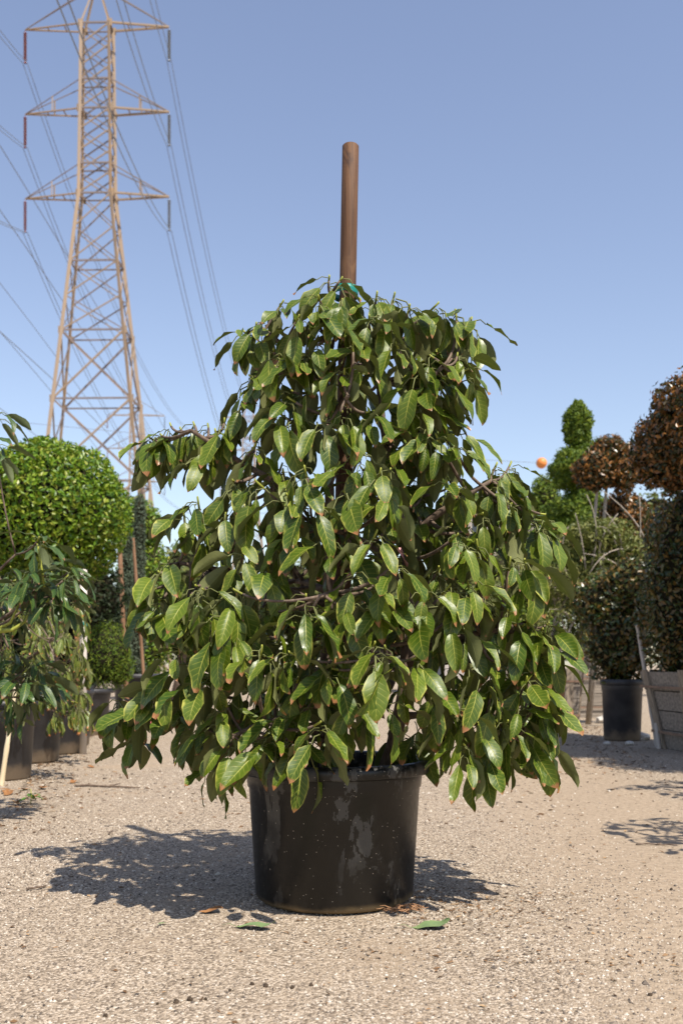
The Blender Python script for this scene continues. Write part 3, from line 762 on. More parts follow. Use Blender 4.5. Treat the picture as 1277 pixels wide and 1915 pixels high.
strip('flagging_ribbon', [at(745 + 5 * i, 1024 + 10 * i, 2.93 + 0.01 * i) for i in range(6)], 0.014, M['tape_pink'], 'pink flagging ribbon tied to the thick avocado branch', 'ribbon')

# dry roots creeping out from under the main pot
def make_roots():
    rng = random.Random(3); c = at(755, 1694, 2.90); c.z = 0
    r = empty('dry_roots', c)
    for i in range(26):
        a = rng.uniform(-2.6, 0.5); L = rng.uniform(0.03, 0.085); p = Vector((rng.uniform(-.03, .02), rng.uniform(-.01, .02), rng.uniform(.002, .018))); path = []
        for k in range(6):
            path.append(p.copy()); a += rng.uniform(-.6, .6); p = p + Vector((math.cos(a), math.sin(a) * .5, 0)) * L / 5; p.z = max(0.002, p.z + rng.uniform(-.008, .007))
        m = MB(); m.tube(path, [0.0022 * (1 - 0.6 * k / 5) for k in range(6)], 5); m.build('root', M['root'], r, True)
    tag(r, 'tangle of reddish dry roots at the foot of the large stained pot', 'roots')
make_roots()

# ------------------------------------------------------------------ crowns of small leaves
def leaf_cloud(name, blobs, n, size, mat, parent, seed, thick=0.22, aspect=0.5, outward=0.6, base=Vector((0, 0, 0)), shag=0.06, lr=(0, 1), droop=0.0):
    """blobs: (centre, (rx,ry,rz)); diamond leaves folded on the midrib, in an uneven shell round each blob"""
    r = np.random.default_rng(seed)
    area = np.array([(b[1][0] * b[1][1] + b[1][0] * b[1][2] + b[1][1] * b[1][2]) for b in blobs]); cnt = (n * area / area.sum()).astype(int)
    Vs, Rs = [], []
    for (c, rad), k in zip(blobs, cnt):
        d = r.normal(size=(k, 3)); d /= np.linalg.norm(d, axis=1)[:, None]
        lump = 1 + shag * (np.sin(d[:, 0] * 7 + c[0] * 3) * np.sin(d[:, 1] * 6 + 1) + np.sin(d[:, 2] * 9 + c[2] * 5) * np.sin(d[:, 0] * 5 + 2))
        t = (1 - thick * r.random(k) ** 1.5 + 0.5 * shag * r.normal(size=k)) * lump
        P = np.array(c) + d * np.array(rad) * t[:, None]
        nr = d / np.array(rad); nr /= np.linalg.norm(nr, axis=1)[:, None]
        nr = nr + r.normal(size=(k, 3)) * 0.75; nr /= np.linalg.norm(nr, axis=1)[:, None]
        ax = r.normal(size=(k, 3)) + outward * d * 1.5 + np.array([0, 0, 0.4 - droop]); ax -= nr * (ax * nr).sum(1)[:, None]; ax /= np.linalg.norm(ax, axis=1)[:, None]
        sd = np.cross(ax, nr); s = (size * (0.6 + 0.8 * r.random(k)))[:, None]
        a = P - ax * s * 0.5; tip = P + ax * s * 0.5; l = P + sd * s * aspect * 0.5 + nr * s * 0.10; rr = P - sd * s * aspect * 0.5 + nr * s * 0.10
        Vs.append(np.stack([a, l, tip, rr], 1).reshape(-1, 3)); Rs.append(np.repeat(lr[0] + (lr[1] - lr[0]) * r.random(k), 4))
    V = np.concatenate(Vs) - np.array(base); N = len(V) // 4; i = np.arange(N) * 4
    Fq = np.concatenate([np.stack([i, i + 1, i + 2], 1), np.stack([i, i + 2, i + 3], 1)])
    o = link(name, np_mesh(name, V, Fq, mat, False, np.concatenate(Rs)), parent); o['kind'] = 'stuff'
    return o

def core(blobs, mat, parent, base, f=0.80):
    """the dense twiggy heart of a clipped crown"""
    m = MB()
    for c, rad in blobs:
        for k, (rr) in enumerate((f,)):
            vs, fs = [], []; na, nb = 12, 7
            for j in range(nb + 1):
                ph = -math.pi / 2 + math.pi * j / nb
                for i in range(na):
                    th = 2 * math.pi * i / na; q = rr * (1 + 0.08 * math.sin(3 * th + 5 * ph))
                    vs.append((c[0] - base[0] + rad[0] * q * math.cos(ph) * math.cos(th), c[1] - base[1] + rad[1] * q * math.cos(ph) * math.sin(th), c[2] - base[2] + rad[2] * q * math.sin(ph)))
            for j in range(nb):
                for i in range(na):
                    fs.append((j * na + i, j * na + (i + 1) % na, (j + 1) * na + (i + 1) % na, (j + 1) * na + i))
            m.add(vs, fs)
    m.build('twig_core', mat, parent, True)
M['twig_core'] = simple('dense_inner_twigs', (0.012, 0.012, 0.006), (0.03, 0.026, 0.014), 30, 0.9, 0.1, 0.5)

def clipped_tree(name, base, blobs, n, size, mat, label, group, seed, trunk_r=0.03, trunk_mat='pale_bark', stems=1, cat='topiary', core_f=0.80, **kw):
    r = empty(name, base); B = Vector(base); rng = random.Random(seed)
    low = min(blobs, key=lambda b: b[0][2] - b[1][2])
    for s in range(stems):
        tgt = blobs[s % len(blobs)]
        a = Vector((rng.uniform(-.04, .04), rng.uniform(-.04, .04), 0)); c = Vector(tgt[0]) - B
        path = [a.lerp(c, t) + Vector((0.05 * math.sin(4 * t + s) * t * (1 - t) * 4, 0.03 * math.sin(3 * t + s), 0)) for t in (0, .25, .5, .75, 1)]
        m = MB(); m.tube(path, [trunk_r * (1 - 0.45 * t) for t in (0, .25, .5, .75, 1)], 8); m.build('trunk', M[trunk_mat], r, True)
    core(blobs, M['twig_core'], r, B, core_f)
    leaf_cloud('crown', blobs, n, size, mat, r, seed, base=B, **kw)
    tag(r, label, cat, group)
    return r

def pt(px, py, Y): p = at(px, py, Y); return (p.x, p.y, p.z)
def pxr(a, Y): return a / F_PX * Y

# ------------------------------------------------------------------ left row: pots and avocados
def gpos(px, py):
    Y = H_CAM * F_PX / (py - HORIZON); return (px - 638.5) / F_PX * Y, Y
SP = [(-2.16, 4.85, 'half hidden black nursery pot of the glossy upright avocado, first in the row'),
      (-2.18, 6.28, 'dusty black pot behind the leaning bamboo cane'),
      (-2.32, 7.40, 'dusty black pot just beyond the one behind the bamboo cane'),
      (-2.33, 8.08, 'dusty black pot third beyond the bamboo cane'),
      (-2.46, 8.85, 'narrow dusty black pot right before the rounded open pot')]
for x, y, lab in SP:
    make_pot('nursery_pot', (x, y, -0.003), 0.50, 0.215, 0.245, 0.262, M['pot_dusty'], lab, 'black pots in the avocado row', n=40)
make_pot('nursery_pot', (-2.59, 10.15, -0.003), 0.475, 0.20, 0.235, 0.275, M['pot_dusty'], 'rounded black pot with a thick rim beside the clipped feathery shrub', 'black pots in the avocado row', n=40)
make_pot('nursery_pot', (-2.62, 12.75, -0.003), 0.60, 0.25, 0.29, 0.33, M['pot_dusty'], 'black pot with a thick rim holding the slim cypress, beside the red plastic strip', None, n=40)

def avocado_from_px(base, Y, ros_px, matkey, label, group, nsingle, seed, lsize, extra=(), el=(0, 62), n=6, jit=0.25, name='avocado_tree', narrow=1.0):
    rng = random.Random(seed); ros = []; B = Vector(base)
    for (px, py) in ros_px:
        p = at(px, py, Y + rng.uniform(-jit, jit)); out = Vector((p.x - B.x, p.y - B.y - 0.25, 0)).normalized()
        ros.append((p, out, True, rng.choice((n - 1, n, n + 1))))
    for (x, y, z) in extra:
        p = Vector((x, y, z)); out = Vector((x - B.x, y - B.y, 0)).normalized(); ros.append((p, out, False, n))
    top = max(p.z for p, *_ in ros); V = Vector
    limbs = [([B + V((0, 0, 0)), B + V((.02, .01, (top - B.z) * .35)), B + V((-.01, -.02, (top - B.z) * .65)), B + V((.02, 0, (top - B.z) * .95))], 0.02, 0.007)]
    for k in range(6):
        tgt = ros[(k * 5) % len(ros)][0]; s = B + V((0.01, 0, (tgt.z - B.z) * 0.5))
        limbs.append(([s, s.lerp(tgt, .5) + V((0, 0, -.04)), s.lerp(tgt, .85)], 0.012, 0.005))
    return build_avocado(name, base, limbs, ros, matkey, label, group, nsingle, rng, lsize, el=el, narrow=narrow)

rg = random.Random(21)
def shell(c, rx, rz, n, seed, front=None):
    q = random.Random(seed); out = []
    for i in range(n):
        a = q.uniform(0, 6.283); t = q.uniform(-0.9, 1.0); w = math.sqrt(max(0.05, 1 - t * t)) * q.uniform(0.55, 1)
        out.append((c[0] + rx * w * math.cos(a), c[1] + rx * w * math.sin(a), c[2] + rz * t))
    return out
near_left = [(74, 1004), (70, 1018), (97, 1070), (118, 1052), (128, 1076), (110, 1096), (60, 1066), (43, 1095), (20, 1060), (118, 1112), (92, 1120), (5, 1110), (50, 1253), (33, 1278), (65, 1250), (8, 1284), (20, 1215), (62, 1300), (2, 1330), (-30, 1240), (-5, 770), (-8, 830), (-20, 1180), (90, 1050), (80, 1085), (135, 1062), (100, 1098), (30, 1085), (78, 1070), (15, 1245), (40, 1300), (85, 1262), (25, 1140), (0, 1150), (60, 1235)]
avocado_from_px((-2.16, 4.85, 0.42), 4.45, near_left, 'leaf_young', 'dark glossy avocado with upright young shoots and yellow-green stems by the round clipped ficus', 'avocados in the left row', 200, 31, (0.10, 0.15), narrow=0.68, n=7,
                extra=shell((-2.35, 4.9, 1.15), 0.5, 0.55, 34, 4), el=(-25, 55))
# thick yellow-green stem of the near avocado
m = MB(); B0 = Vector((-2.16, 4.85, 0.42))
for path in ([(-70, 1215), (-10, 1180), (20, 1165), (42, 1118)], [(0, 1180), (25, 1178), (48, 1162), (52, 1150)], [(84, 1098), (78, 1060), (72, 1022)]):
    o_ = MB(); o_.tube([at(a, b, 4.20 + 0.003 * (a < 0) * -a) for a, b in path], [0.011, 0.009, 0.006, 0.004][:len(path)] if len(path) == 4 else [0.005, 0.0045, 0.004], 7)
    ob = o_.build('yellow_stem', M['twig'], [x for x in COL.objects if x.get('label', '').startswith('dark glossy avocado')][0], True)
    ob.matrix_parent_inverse = Matrix.Translation(-B0)
yel = [(rg.uniform(5, 150), rg.uniform(1140, 1335)) for _ in range(34)]
avocado_from_px((-2.18, 6.28, 0.43), 6.2, yel, 'leaf_tired', 'yellowing avocado with burnt brown leaf tips in the pot behind the bamboo cane', 'avocados in the left row', 170, 32, (0.085, 0.13), narrow=0.66, n=7, extra=shell((-2.3, 6.4, 0.95), 0.42, 0.4, 16, 5), el=(30, 75))
yel2 = [(rg.uniform(60, 168), rg.uniform(1120, 1330)) for _ in range(36)]
avocado_from_px((-2.32, 7.40, 0.43), 7.3, yel2, 'leaf_tired', 'yellowing avocado with hanging brown-tipped leaves around the white post', 'avocados in the left row', 170, 33, (0.09, 0.135), narrow=0.66, n=7, extra=shell((-2.35, 7.5, 0.95), 0.4, 0.4, 14, 6), el=(35, 78))
avocado_from_px((-2.33, 8.08, 0.43), 8.1, [(rg.uniform(60, 150), rg.uniform(1110, 1290)) for _ in range(18)], 'leaf_tired', 'yellowing avocado mostly hidden behind the white post', 'avocados in the left row', 60, 34, (0.10, 0.14), narrow=0.66, n=7, el=(35, 78))

# posts and canes on the left
def pole(name, a, b, r0, mat, label, cat, r1=None, n=12, joints=0):
    a, b = Vector(a), Vector(b); r1 = r0 if r1 is None else r1; m = MB(); K = max(2, joints * 4 + 2); path, rad = [], []
    for i in range(K):
        t = i / (K - 1); path.append((b - a) * t); q = r0 + (r1 - r0) * t
        if joints and i % 4 == 1: q *= 1.16
        rad.append(q)
    m.tube(path, rad, n); o = m.build(name, mat, None, True, a)
    es = o.modifiers.new('edge', 'EDGE_SPLIT'); es.split_angle = math.radians(60)
    tag(o, label, cat); return o
pb = at(156, 1300, 8.0)
wp = empty('white_post', (pb.x, 8.0, -0.02))
m = MB(); m.tube([(0, 0, 0), (0.004, 0, 1.50)], [0.029, 0.028], 14); m.build('post', M['white_post'], wp, True)
for z in (1.06,):
    m = MB(); m.lathe([(0.0285, -0.02), (0.0305, -0.018), (0.0305, 0.018), (0.0285, 0.02)], 14, c=(0.003, 0, z)); m.build('tape_band', M['tape_teal'], wp, True)
tag(wp, 'white round post with a teal band among the yellowing avocados', 'post')
g = at(146, 1300, 8.25); pole('wooden_stake', (g.x, 8.25, -0.02), (g.x - 0.01, 8.25, 1.35), 0.022, M['stake_rust'], 'tan wooden stake right beside the white post', 'stake')
x0, y0 = gpos(2, 1470); pole('bamboo_cane', (x0, y0, -0.02), at(30, 1285, y0 + 0.1), 0.016, M['bamboo'], 'pale leaning bamboo cane in front of the dusty pots', 'cane', 0.011, 10, 3)

# round clipped ficus and its neighbours
BY = 9.5
c = pt(92, 962, BY); rb = pxr(150, BY)
make_pot('nursery_pot', (c[0], BY, -0.003), 0.5, 0.21, 0.24, 0.26, M['pot_dusty'], 'black pot of the round clipped ficus, behind the avocado row', 'black pots in the avocado row', n=40)
clipped_tree('clipped_ficus', (c[0], BY, 0.43), [(c, (rb, rb, pxr(136, BY)))], 19000, 0.052, M['ball'], 'bright green ficus clipped into a big ball above the avocados', None, 41, 0.04, cat='topiary', thick=0.16, shag=0.035)
c = pt(258, 988, 14.0)
clipped_tree('leafy_shrub', (c[0], 14.0, 0), [(c, (0.36, 0.36, 0.44)), (pt(270, 1090, 14.0), (0.40, 0.34, 0.6)), (pt(270, 1200, 14.0), (0.40, 0.34, 0.5))], 10000, 0.055, M['ball'], 'smaller bright green shrub behind the slim cypress, beside the round ficus', None, 42, 0.04, cat='shrub', thick=0.3, shag=0.08)
clipped_tree('dense_hedge_shrub', (at(140, 0, 11.0).x, 11.0, 0), [(pt(150, 1130, 11.0), (0.52, 0.4, 0.62)), (pt(90, 1180, 11.0), (0.6, 0.4, 0.8)), (pt(20, 1130, 11.0), (0.6, 0.4, 0.8))], 13000, 0.06, M['shade_hedge'], 'dense shrub behind the round ficus, its leaves coloured dark in place of shade', None, 46, 0.04, cat='shrub', thick=0.3, shag=0.08, lr=(0, 0.6))
for k, (px, Y, pxt, lab) in enumerate(((252, 12.75, 935, 'slim blue-green cypress in the pot beside the red plastic strip'), (226, 12.0, 1000, 'slim blue-green cypress tied to a rusty brown stake'))):
    zt = at(px, pxt, Y).z; x = at(px, 0, Y).x
    bl = [((x + 0.01 * i, Y, 0.55 + (zt - 0.55) * (i + 0.5) / 8), (0.15 - 0.010 * i, 0.15 - 0.010 * i, (zt - 0.55) / 10)) for i in range(8)]
    clipped_tree('slim_cypress', (x, Y, 0.02 if k else 0.5), bl, 12000, 0.035, M['cypress'], lab, 'slim cypresses', 43 + k, 0.02, cat='cypress', thick=0.4, shag=0.1, aspect=0.35, outward=1.0)
a = at(240, 1270, 11.75); a.z = -0.02; pole('wooden_stake', a, at(223, 1003, 11.75), 0.029, M['stake_rust'], 'rusty brown stake leaning against a slim cypress', 'stake')
a = at(276, 1262, 12.45); a.z = -0.02; pole('wooden_stake', a, at(249, 1006, 12.45), 0.021, M['stake_rust'], 'thin brown stake tied to the cypress in the big pot', 'stake')
c = pt(200, 1225, 10.15)
clipped_tree('feathery_shrub', (-2.59, 10.15, 0.4), [(c, (0.24, 0.24, 0.33)), (pt(175, 1235, 10.3), (0.2, 0.2, 0.3)), (pt(222, 1245, 10.2), (0.16, 0.16, 0.22))], 11000, 0.034, M['juniper'], 'feathery yellow-green shrub in the rounded black pot', None, 47, 0.02, cat='shrub', thick=0.5, shag=0.1, aspect=0.3)
x0, y0 = gpos(222, 1358); m = MB(); m.box((0, 0, 0.035), (0.62, 0.10, 0.07), 0, 0.1, (0.97, 0.7)); m.box((0.02, 0.0, 0.085), (0.5, 0.06, 0.04), 0, 0.12, (0.95, 0.6))
tag(m.build('plastic_strip', M['red_plastic'], None, False, (x0 + 0.15, y0, -0.005)), 'faded red plastic strip lying by the black pots', 'plastic')

# ------------------------------------------------------------------ right row: boxes, pots, topiary
def wooden_box(name, loc, w, h, rz, label, group, flare=0.86):
    r = empty(name, loc, rz); rng = random.Random(int(loc[1] * 100)); rows = 4
    for f in range(4):
        ca, sa = math.cos(f * math.pi / 2), math.sin(f * math.pi / 2)
        for k in range(rows):
            z0, z1 = h * k / rows + 0.004, h * (k + 1) / rows - 0.004
            m = MB()
            wob = rng.uniform(-0.004, 0.004); vs = []
            for d in (0, 0.022):
                for z in (z0, z1):
                    q = (flare + (1 - flare) * z / h) * w / 2
                    for s in (-1, 1):
                        x = s * (q + (0.0 if f % 2 else -0.024)); y = -q + d + wob
                        vs.append((x * ca - y * sa, x * sa + y * ca, z + rng.uniform(-.002, .002)))
            m.add(vs, [(0, 1, 3, 2), (5, 4, 6, 7), (0, 2, 6, 4), (1, 5, 7, 3), (2, 3, 7, 6), (0, 4, 5, 1)])
            m.build('plank', M['plank'], r)
        for s in (-0.72, 0.72):                       # upright battens
            m = MB(); vs = []
            for d in (-0.026, -0.006):
                for z in (0.0, h * 1.02):
                    q = (flare + (1 - flare) * z / h) * w / 2
                    for t in (-0.045, 0.045):
                        x = s * q + t; y = -q + d; vs.append((x * ca - y * sa, x * sa + y * ca, z))
            m.add(vs, [(0, 1, 3, 2), (5, 4, 6, 7), (0, 2, 6, 4), (1, 5, 7, 3), (2, 3, 7, 6), (0, 4, 5, 1)])
            m.build('batten', M['plank_v'], r)
    for zf in (0.22, 0.80):
        q = (flare + (1 - flare) * zf) * w / 2 + 0.029; m = MB()
        loop = [(-q, -q), (q, -q), (q, q), (-q, q)]
        for k in range(4):
            a, b = loop[k], loop[(k + 1) % 4]; cx, cy = (a[0] + b[0]) / 2, (a[1] + b[1]) / 2
            m.box((cx, cy, h * zf), (abs(b[0] - a[0]) + 0.003, abs(b[1] - a[1]) + 0.003, 0.022))
        m.build('steel_strap', M['strap'], r)
    m = MB(); m.box((0, 0, h * 0.9), (w * 0.93, w * 0.93, 0.04)); m.build('potting_soil', M['soil'], r)
    tag(r, label, 'planter box', group); return r
wooden_box('wooden_planter', (3.14, 8.25, 0), 0.98, 0.66, 0.10, 'weathered flared wooden box in deep shade under the tall bronze topiary', 'wooden planter boxes', 0.74)
wooden_box('wooden_planter', (2.36, 11.65, 0), 0.86, 0.66, -0.22, 'weathered plank box half in sun under the bare-twigged tree', 'wooden planter boxes')
wooden_box('wooden_planter', (3.35, 13.7, 0), 0.9, 0.66, 0.1, 'weathered box of the tiered juniper topiary, farthest in the row', 'wooden planter boxes')

bpx, bpy_ = gpos(1171, 1386)
make_pot('nursery_pot', (bpx, bpy_ + 0.15, -0.003), 0.58, 0.17, 0.19, 0.205, M['pot_dusty'], 'tall narrow black pot beside the shaded wooden box', None, n=40)
Y9 = bpy_ + 0.2
clipped_tree('bronze_shrub', (bpx, bpy_ + 0.15, 0.5), [(pt(1158, 1205, Y9), (pxr(62, Y9), 0.3, pxr(80, Y9))), (pt(1135, 1130, Y9 + .2), (pxr(60, Y9), 0.3, pxr(60, Y9))), (pt(1180, 1110, Y9), (pxr(50, Y9), 0.28, pxr(70, Y9)))],
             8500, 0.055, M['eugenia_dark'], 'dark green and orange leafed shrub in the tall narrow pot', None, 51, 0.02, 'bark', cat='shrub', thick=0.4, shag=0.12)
# tall bronze topiary
clipped_tree('bronze_topiary', (2.98, 8.25, 0.55), [(pt(1345, 795, 7.75), (pxr(122, 7.75), 0.5, pxr(125, 7.75))), (pt(1252, 842, 7.95), (pxr(68, 8.0), 0.36, pxr(76, 8.0)))],
             17000, 0.046, M['eugenia'], 'tall bronze-red clipped topiary towering over the shaded wooden box', 'bronze topiaries', 52, 0.05, 'bark', thick=0.25, shag=0.08)
clipped_tree('shade_column_shrub', (3.05, 8.55, 0.0), [(pt(1320, 1110, 8.5), (pxr(122, 8.5), 0.46, pxr(250, 8.5)))], 13000, 0.05, M['eugenia_dark'], 'column of small leaves below the tall bronze topiary, coloured dark in place of shade', None, 57, 0.05, 'bark', cat='shrub', thick=0.3, shag=0.07)  # darker-leaved stand-in: the column's deep shade is put into its leaf colour
Y11 = 11.5
clipped_tree('bronze_topiary', (2.95, 11.9, 0.0), [(pt(1138, 848, Y11), (pxr(36, Y11), 0.24, pxr(34, Y11))), (pt(1118, 880, Y11), (pxr(46, Y11), 0.3, pxr(38, Y11))), (pt(1165, 875, Y11), (pxr(36, Y11), 0.25, pxr(46, Y11))), (pt(1165, 985, 11.9), (pxr(52, Y11), 0.34, pxr(70, Y11))), (pt(1165, 1120, 11.9), (pxr(60, Y11), 0.34, pxr(90, Y11)))],
             15000, 0.05, M['eugenia'], 'smaller bronze-orange cloud topiary before the tiered juniper', 'bronze topiaries', 53, 0.03, 'pale_bark', 2, thick=0.25, shag=0.07)
YJ = 13.7
clipped_tree('juniper_topiary', (3.35, YJ, 0.55), [(pt(1080, 790, YJ), (pxr(27, YJ), 0.2, pxr(34, YJ))), (pt(1080, 818, YJ), (pxr(24, YJ), 0.18, pxr(22, YJ))), (pt(1080, 768, YJ), (pxr(14, YJ), 0.1, pxr(20, YJ))), (pt(1082, 878, YJ), (pxr(52, YJ), 0.42, pxr(42, YJ))), (pt(1110, 855, YJ), (pxr(36, YJ), 0.3, pxr(28, YJ))), (pt(1088, 975, YJ), (pxr(66, YJ), 0.42, pxr(58, YJ))), (pt(1070, 1080, YJ), (pxr(80, YJ), 0.45, pxr(66, YJ)))],
             52000, 0.05, M['juniper'], 'green juniper clipped in tiers with a pointed tuft on top', None, 54, 0.04, 'pale_bark', 4, core_f=0.7, thick=0.26, shag=0.11, aspect=0.42, outward=0.8)
clipped_tree('round_shrub', (at(1018, 0, 16).x, 16.0, 0), [(pt(1018, 940, 16), (pxr(30, 16), 0.26, pxr(50, 16))), (pt(1010, 1060, 16), (pxr(48, 16), 0.4, pxr(80, 16))), (pt(1000, 1180, 16), (pxr(50, 16), 0.4, pxr(80, 16)))],
             14000, 0.06, M['juniper'], 'plain green upright shrub behind the tiered juniper, before the house', None, 55, 0.03, cat='shrub', thick=0.35, shag=0.08)

# bare-twigged tree with thin olive leaves, in the sunlit plank box
def twiggy_tree():
    rng = random.Random(77); base = Vector((2.36, 11.55, 0.55)); r = empty('twiggy_tree', base); tips = []
    def grow(p, d, L, rad, lev):
        path = [p]; q = p.copy(); dd = d.copy()
        for k in range(5):
            dd = (dd + Vector((rng.uniform(-.22, .22), rng.uniform(-.22, .22), rng.uniform(-.18, .10)))).normalized(); q = q + dd * L / 5; path.append(q.copy())
        m = MB(); m.tube([v - base for v in path], [rad * (1 - 0.11 * k) for k in range(6)], 6); m.build('branch' if lev else 'trunk', M['pale_bark'], r, True)
        if lev >= 2: tips.extend(path[1:])
        if lev < 3:
            for _ in range((4, 3, 2)[lev]):
                s = path[rng.choice((2, 3, 4, 5))]
                nd = (dd + Vector((rng.uniform(-1.1, 1.1), rng.uniform(-.8, .5), rng.uniform(-.35, .65)))).normalized()
                grow(s, nd, L * rng.uniform(0.6, 0.85), rad * 0.55, lev + 1)
    for k in range(3):
        grow(base, Vector((rng.uniform(-.25, .45), rng.uniform(-.3, .1), 1)).normalized(), 0.72, 0.022, 0)
    # long bare whips
    for a, b, c in (((1105, 1060), (1128, 985), (1096, 925)), ((1160, 1050), (1145, 980), (1118, 985)), ((1205, 1010), (1190, 965), (1125, 917)), ((1190, 1090), (1200, 1000), (1195, 930)), ((1095, 1070), (1090, 1010), (1075, 960)), ((1210, 1040), (1140, 1000), (1100, 1075)), ((1150, 1060), (1180, 1010), (1130, 955)), ((1060, 1080), (1040, 1020), (1062, 985)), ((1130, 1080), (1100, 1020), (1155, 960)), ((1185, 1085), (1150, 1040), (1090, 1035))):
        m = MB(); pth = bez(at(*a, 11.2), at(*b, 11.1), at(*c, 11.0), 8); m.tube([q - base for q in pth], [0.0095 - 0.0008 * k for k in range(8)], 6); m.build('bare_branch', M['pale_bark'], r, True); tips.append(pth[0])
    blobs = [(tuple(t), (0.13, 0.13, 0.11)) for t in tips[::3]]
    leaf_cloud('thin_leaves', blobs, 5200, 0.055, M['olive'], r, 78, thick=0.9, aspect=0.42, base=base, droop=0.9)
    leaf_cloud('lower_leaves', [(pt(1130, 1000, 11.3), (0.36, 0.3, 0.2)), (pt(1185, 1040, 11.2), (0.22, 0.25, 0.26)), (pt(1085, 1010, 11.4), (0.28, 0.25, 0.2)), (pt(1075, 1065, 11.6), (0.34, 0.3, 0.22)), (pt(1140, 1075, 11.4), (0.36, 0.3, 0.26)), (pt(1110, 1150, 11.5), (0.42, 0.3, 0.34)), (pt(1060, 1200, 11.6), (0.22, 0.3, 0.2))], 10500, 0.055, M['olive'], r, 79, thick=0.8, aspect=0.45, base=base, droop=0.8, lr=(0, 0.8))
    tag(r, 'loose tree with bare grey twigs and thin olive leaves in the sunlit plank box', 'tree')
twiggy_tree()

# canes and stones on the right
x0, y0 = gpos(1229, 1397); pole('bamboo_cane', (x0, y0, -0.02), at(1190, 1165, y0 + 0.05), 0.020, M['white_post'], 'long pale pole leaning in front of the tall narrow pot', 'pole', 0.016, 10, 4)
x0, y0 = gpos(1232, 1400); pole('short_post', (x0, y0, -0.02), at(1226, 1352, y0 + 0.03), 0.022, M['white_post'], 'short pale post at the foot of the shaded wooden box', 'post', 0.022, 10)
def stone(px, py, s, lab):
    x, y = gpos(px, py); rng = random.Random(px); bm = bmesh.new(); bmesh.ops.create_icosphere(bm, subdivisions=2, radius=s)
    for v in bm.verts:
        k = 1 + 0.22 * math.sin(v.co.x * 60 + px) * math.sin(v.co.z * 55 + 1) + rng.uniform(-.06, .06); v.co = Vector((v.co.x * 1.35, v.co.y, v.co.z * 0.75)) * k
    me = bpy.data.meshes.new('stone'); bm.to_mesh(me); bm.free(); me.materials.append(M['stone'])
    tag(link('stone', me, None, (x, y, s * 0.45)), lab, 'stone')
stone(1200, 1384, 0.065, 'pale broken stone leaning at the tall narrow pot')
stone(1135, 1392, 0.025, 'small pale stone left of the tall narrow pot')
stone(1177, 1393, 0.03, 'small pale stone right at the foot of the tall narrow pot')
stone(1128, 1352, 0.08, 'large pale stone at the corner of the sunlit plank box')

# plants of the right row standing nearer, past the edge of the view, whose shadows reach the lane
clipped_tree('bronze_topiary', (3.55, 5.75, 0.45), [((3.5, 5.7, 2.55), (0.58, 0.52, 0.58)), ((3.55, 5.75, 1.35), (0.62, 0.55, 0.72))], 11000, 0.05, M['eugenia'], 'unseen bronze topiary past the edge of the view, standing beside the lane before the shaded wooden box', 'bronze topiaries', 61, 0.05, 'bark', thick=0.2)
clipped_tree('bronze_topiary', (3.65, 7.0, 0.0), [((3.75, 6.95, 2.75), (0.62, 0.55, 0.62)), ((3.45, 6.75, 1.55), (0.66, 0.6, 0.72)), ((3.3, 6.7, 2.2), (0.5, 0.5, 0.5)), ((3.03, 6.85, 1.15), (0.45, 0.42, 0.5)), ((3.02, 6.9, 1.95), (0.42, 0.4, 0.42)), ((3.0, 6.6, 2.85), (0.5, 0.45, 0.5))], 23000, 0.05, M['eugenia'], 'unseen bronze topiary past the edge of the view, right before the shaded wooden box, beside the lane', 'bronze topiaries', 64, 0.05, 'bark', thick=0.2)
wooden_box('wooden_planter', (3.55, 5.75, 0), 0.86, 0.66, 0.05, 'weathered wooden box of the first bronze topiary in the row', 'wooden planter boxes')
for k, (x, y, z, rx) in enumerate(((2.55, 5.0, 1.2, 0.44), (2.02, 3.5, 1.15, 0.42))):
    make_pot('nursery_pot', (x, y, -0.003), 0.45, 0.2, 0.235, 0.26, M['pot_dusty'], ('black pot of the young avocado next to the first bronze topiary', 'black pot of the young avocado at the lane opening')[k], 'black pots at the right lane edge', n=40)
    avocado_from_px((x, y, 0.38), y, [], 'leaf', ('young avocado next to the first bronze topiary of the right row', 'young avocado at the lane opening, right row')[k], 'young avocados of the right row', 0, 62 + k, (0.09, 0.13), extra=shell((x, y, z), rx, 0.5, 30, 70 + k))

# ------------------------------------------------------------------ things lying on the ground
def ground_leaf(px, py, size, rz, mat, label, group=None, curl=0.25, name='fallen_leaf', v=0):
    x, y = gpos(px, py); V, Fc, UV = LEAFV[v]; V = V.copy() * size
    V[:, 2] = np.abs(V[:, 2]) * 0.25 + curl * np.abs(V[:, 0]) ** 1.1 + 0.004 * np.sin(V[:, 1] * 90) + 0.002
    V[:, 2] -= V[:, 2].min() - 0.0015
    me = np_mesh('fallen_leaf', V, Fc, mat, True, np.full(len(V), 0.4), UV)
    o = link(name, me, None, (x, y, float(ground_z(x, y)))); o.rotation_euler = (0, 0, rz)
    tag(o, label, 'leaf', group); return o
ground_leaf(415, 1731, 0.125, math.radians(-98), M['leaf_fallen'], 'curled pale green leaf lying on gravel before the large pot', curl=0.35, v=2)
ground_leaf(738, 1731, 0.145, math.radians(-93), M['leaf_fallen'], 'long flat pale green leaf lying right of the large pot', curl=0.12, v=5)
ground_leaf(352, 1706, 0.075, math.radians(-85), M['leaf_dead'], 'brown dry leaf at the edge of the avocado shadow', curl=0.5, v=7)
ground_leaf(290, 1731, 0.028, math.radians(-60), M['leaf_fallen'], 'tiny green leaf scrap on the gravel by the avocado shadow', curl=0.3, v=1)
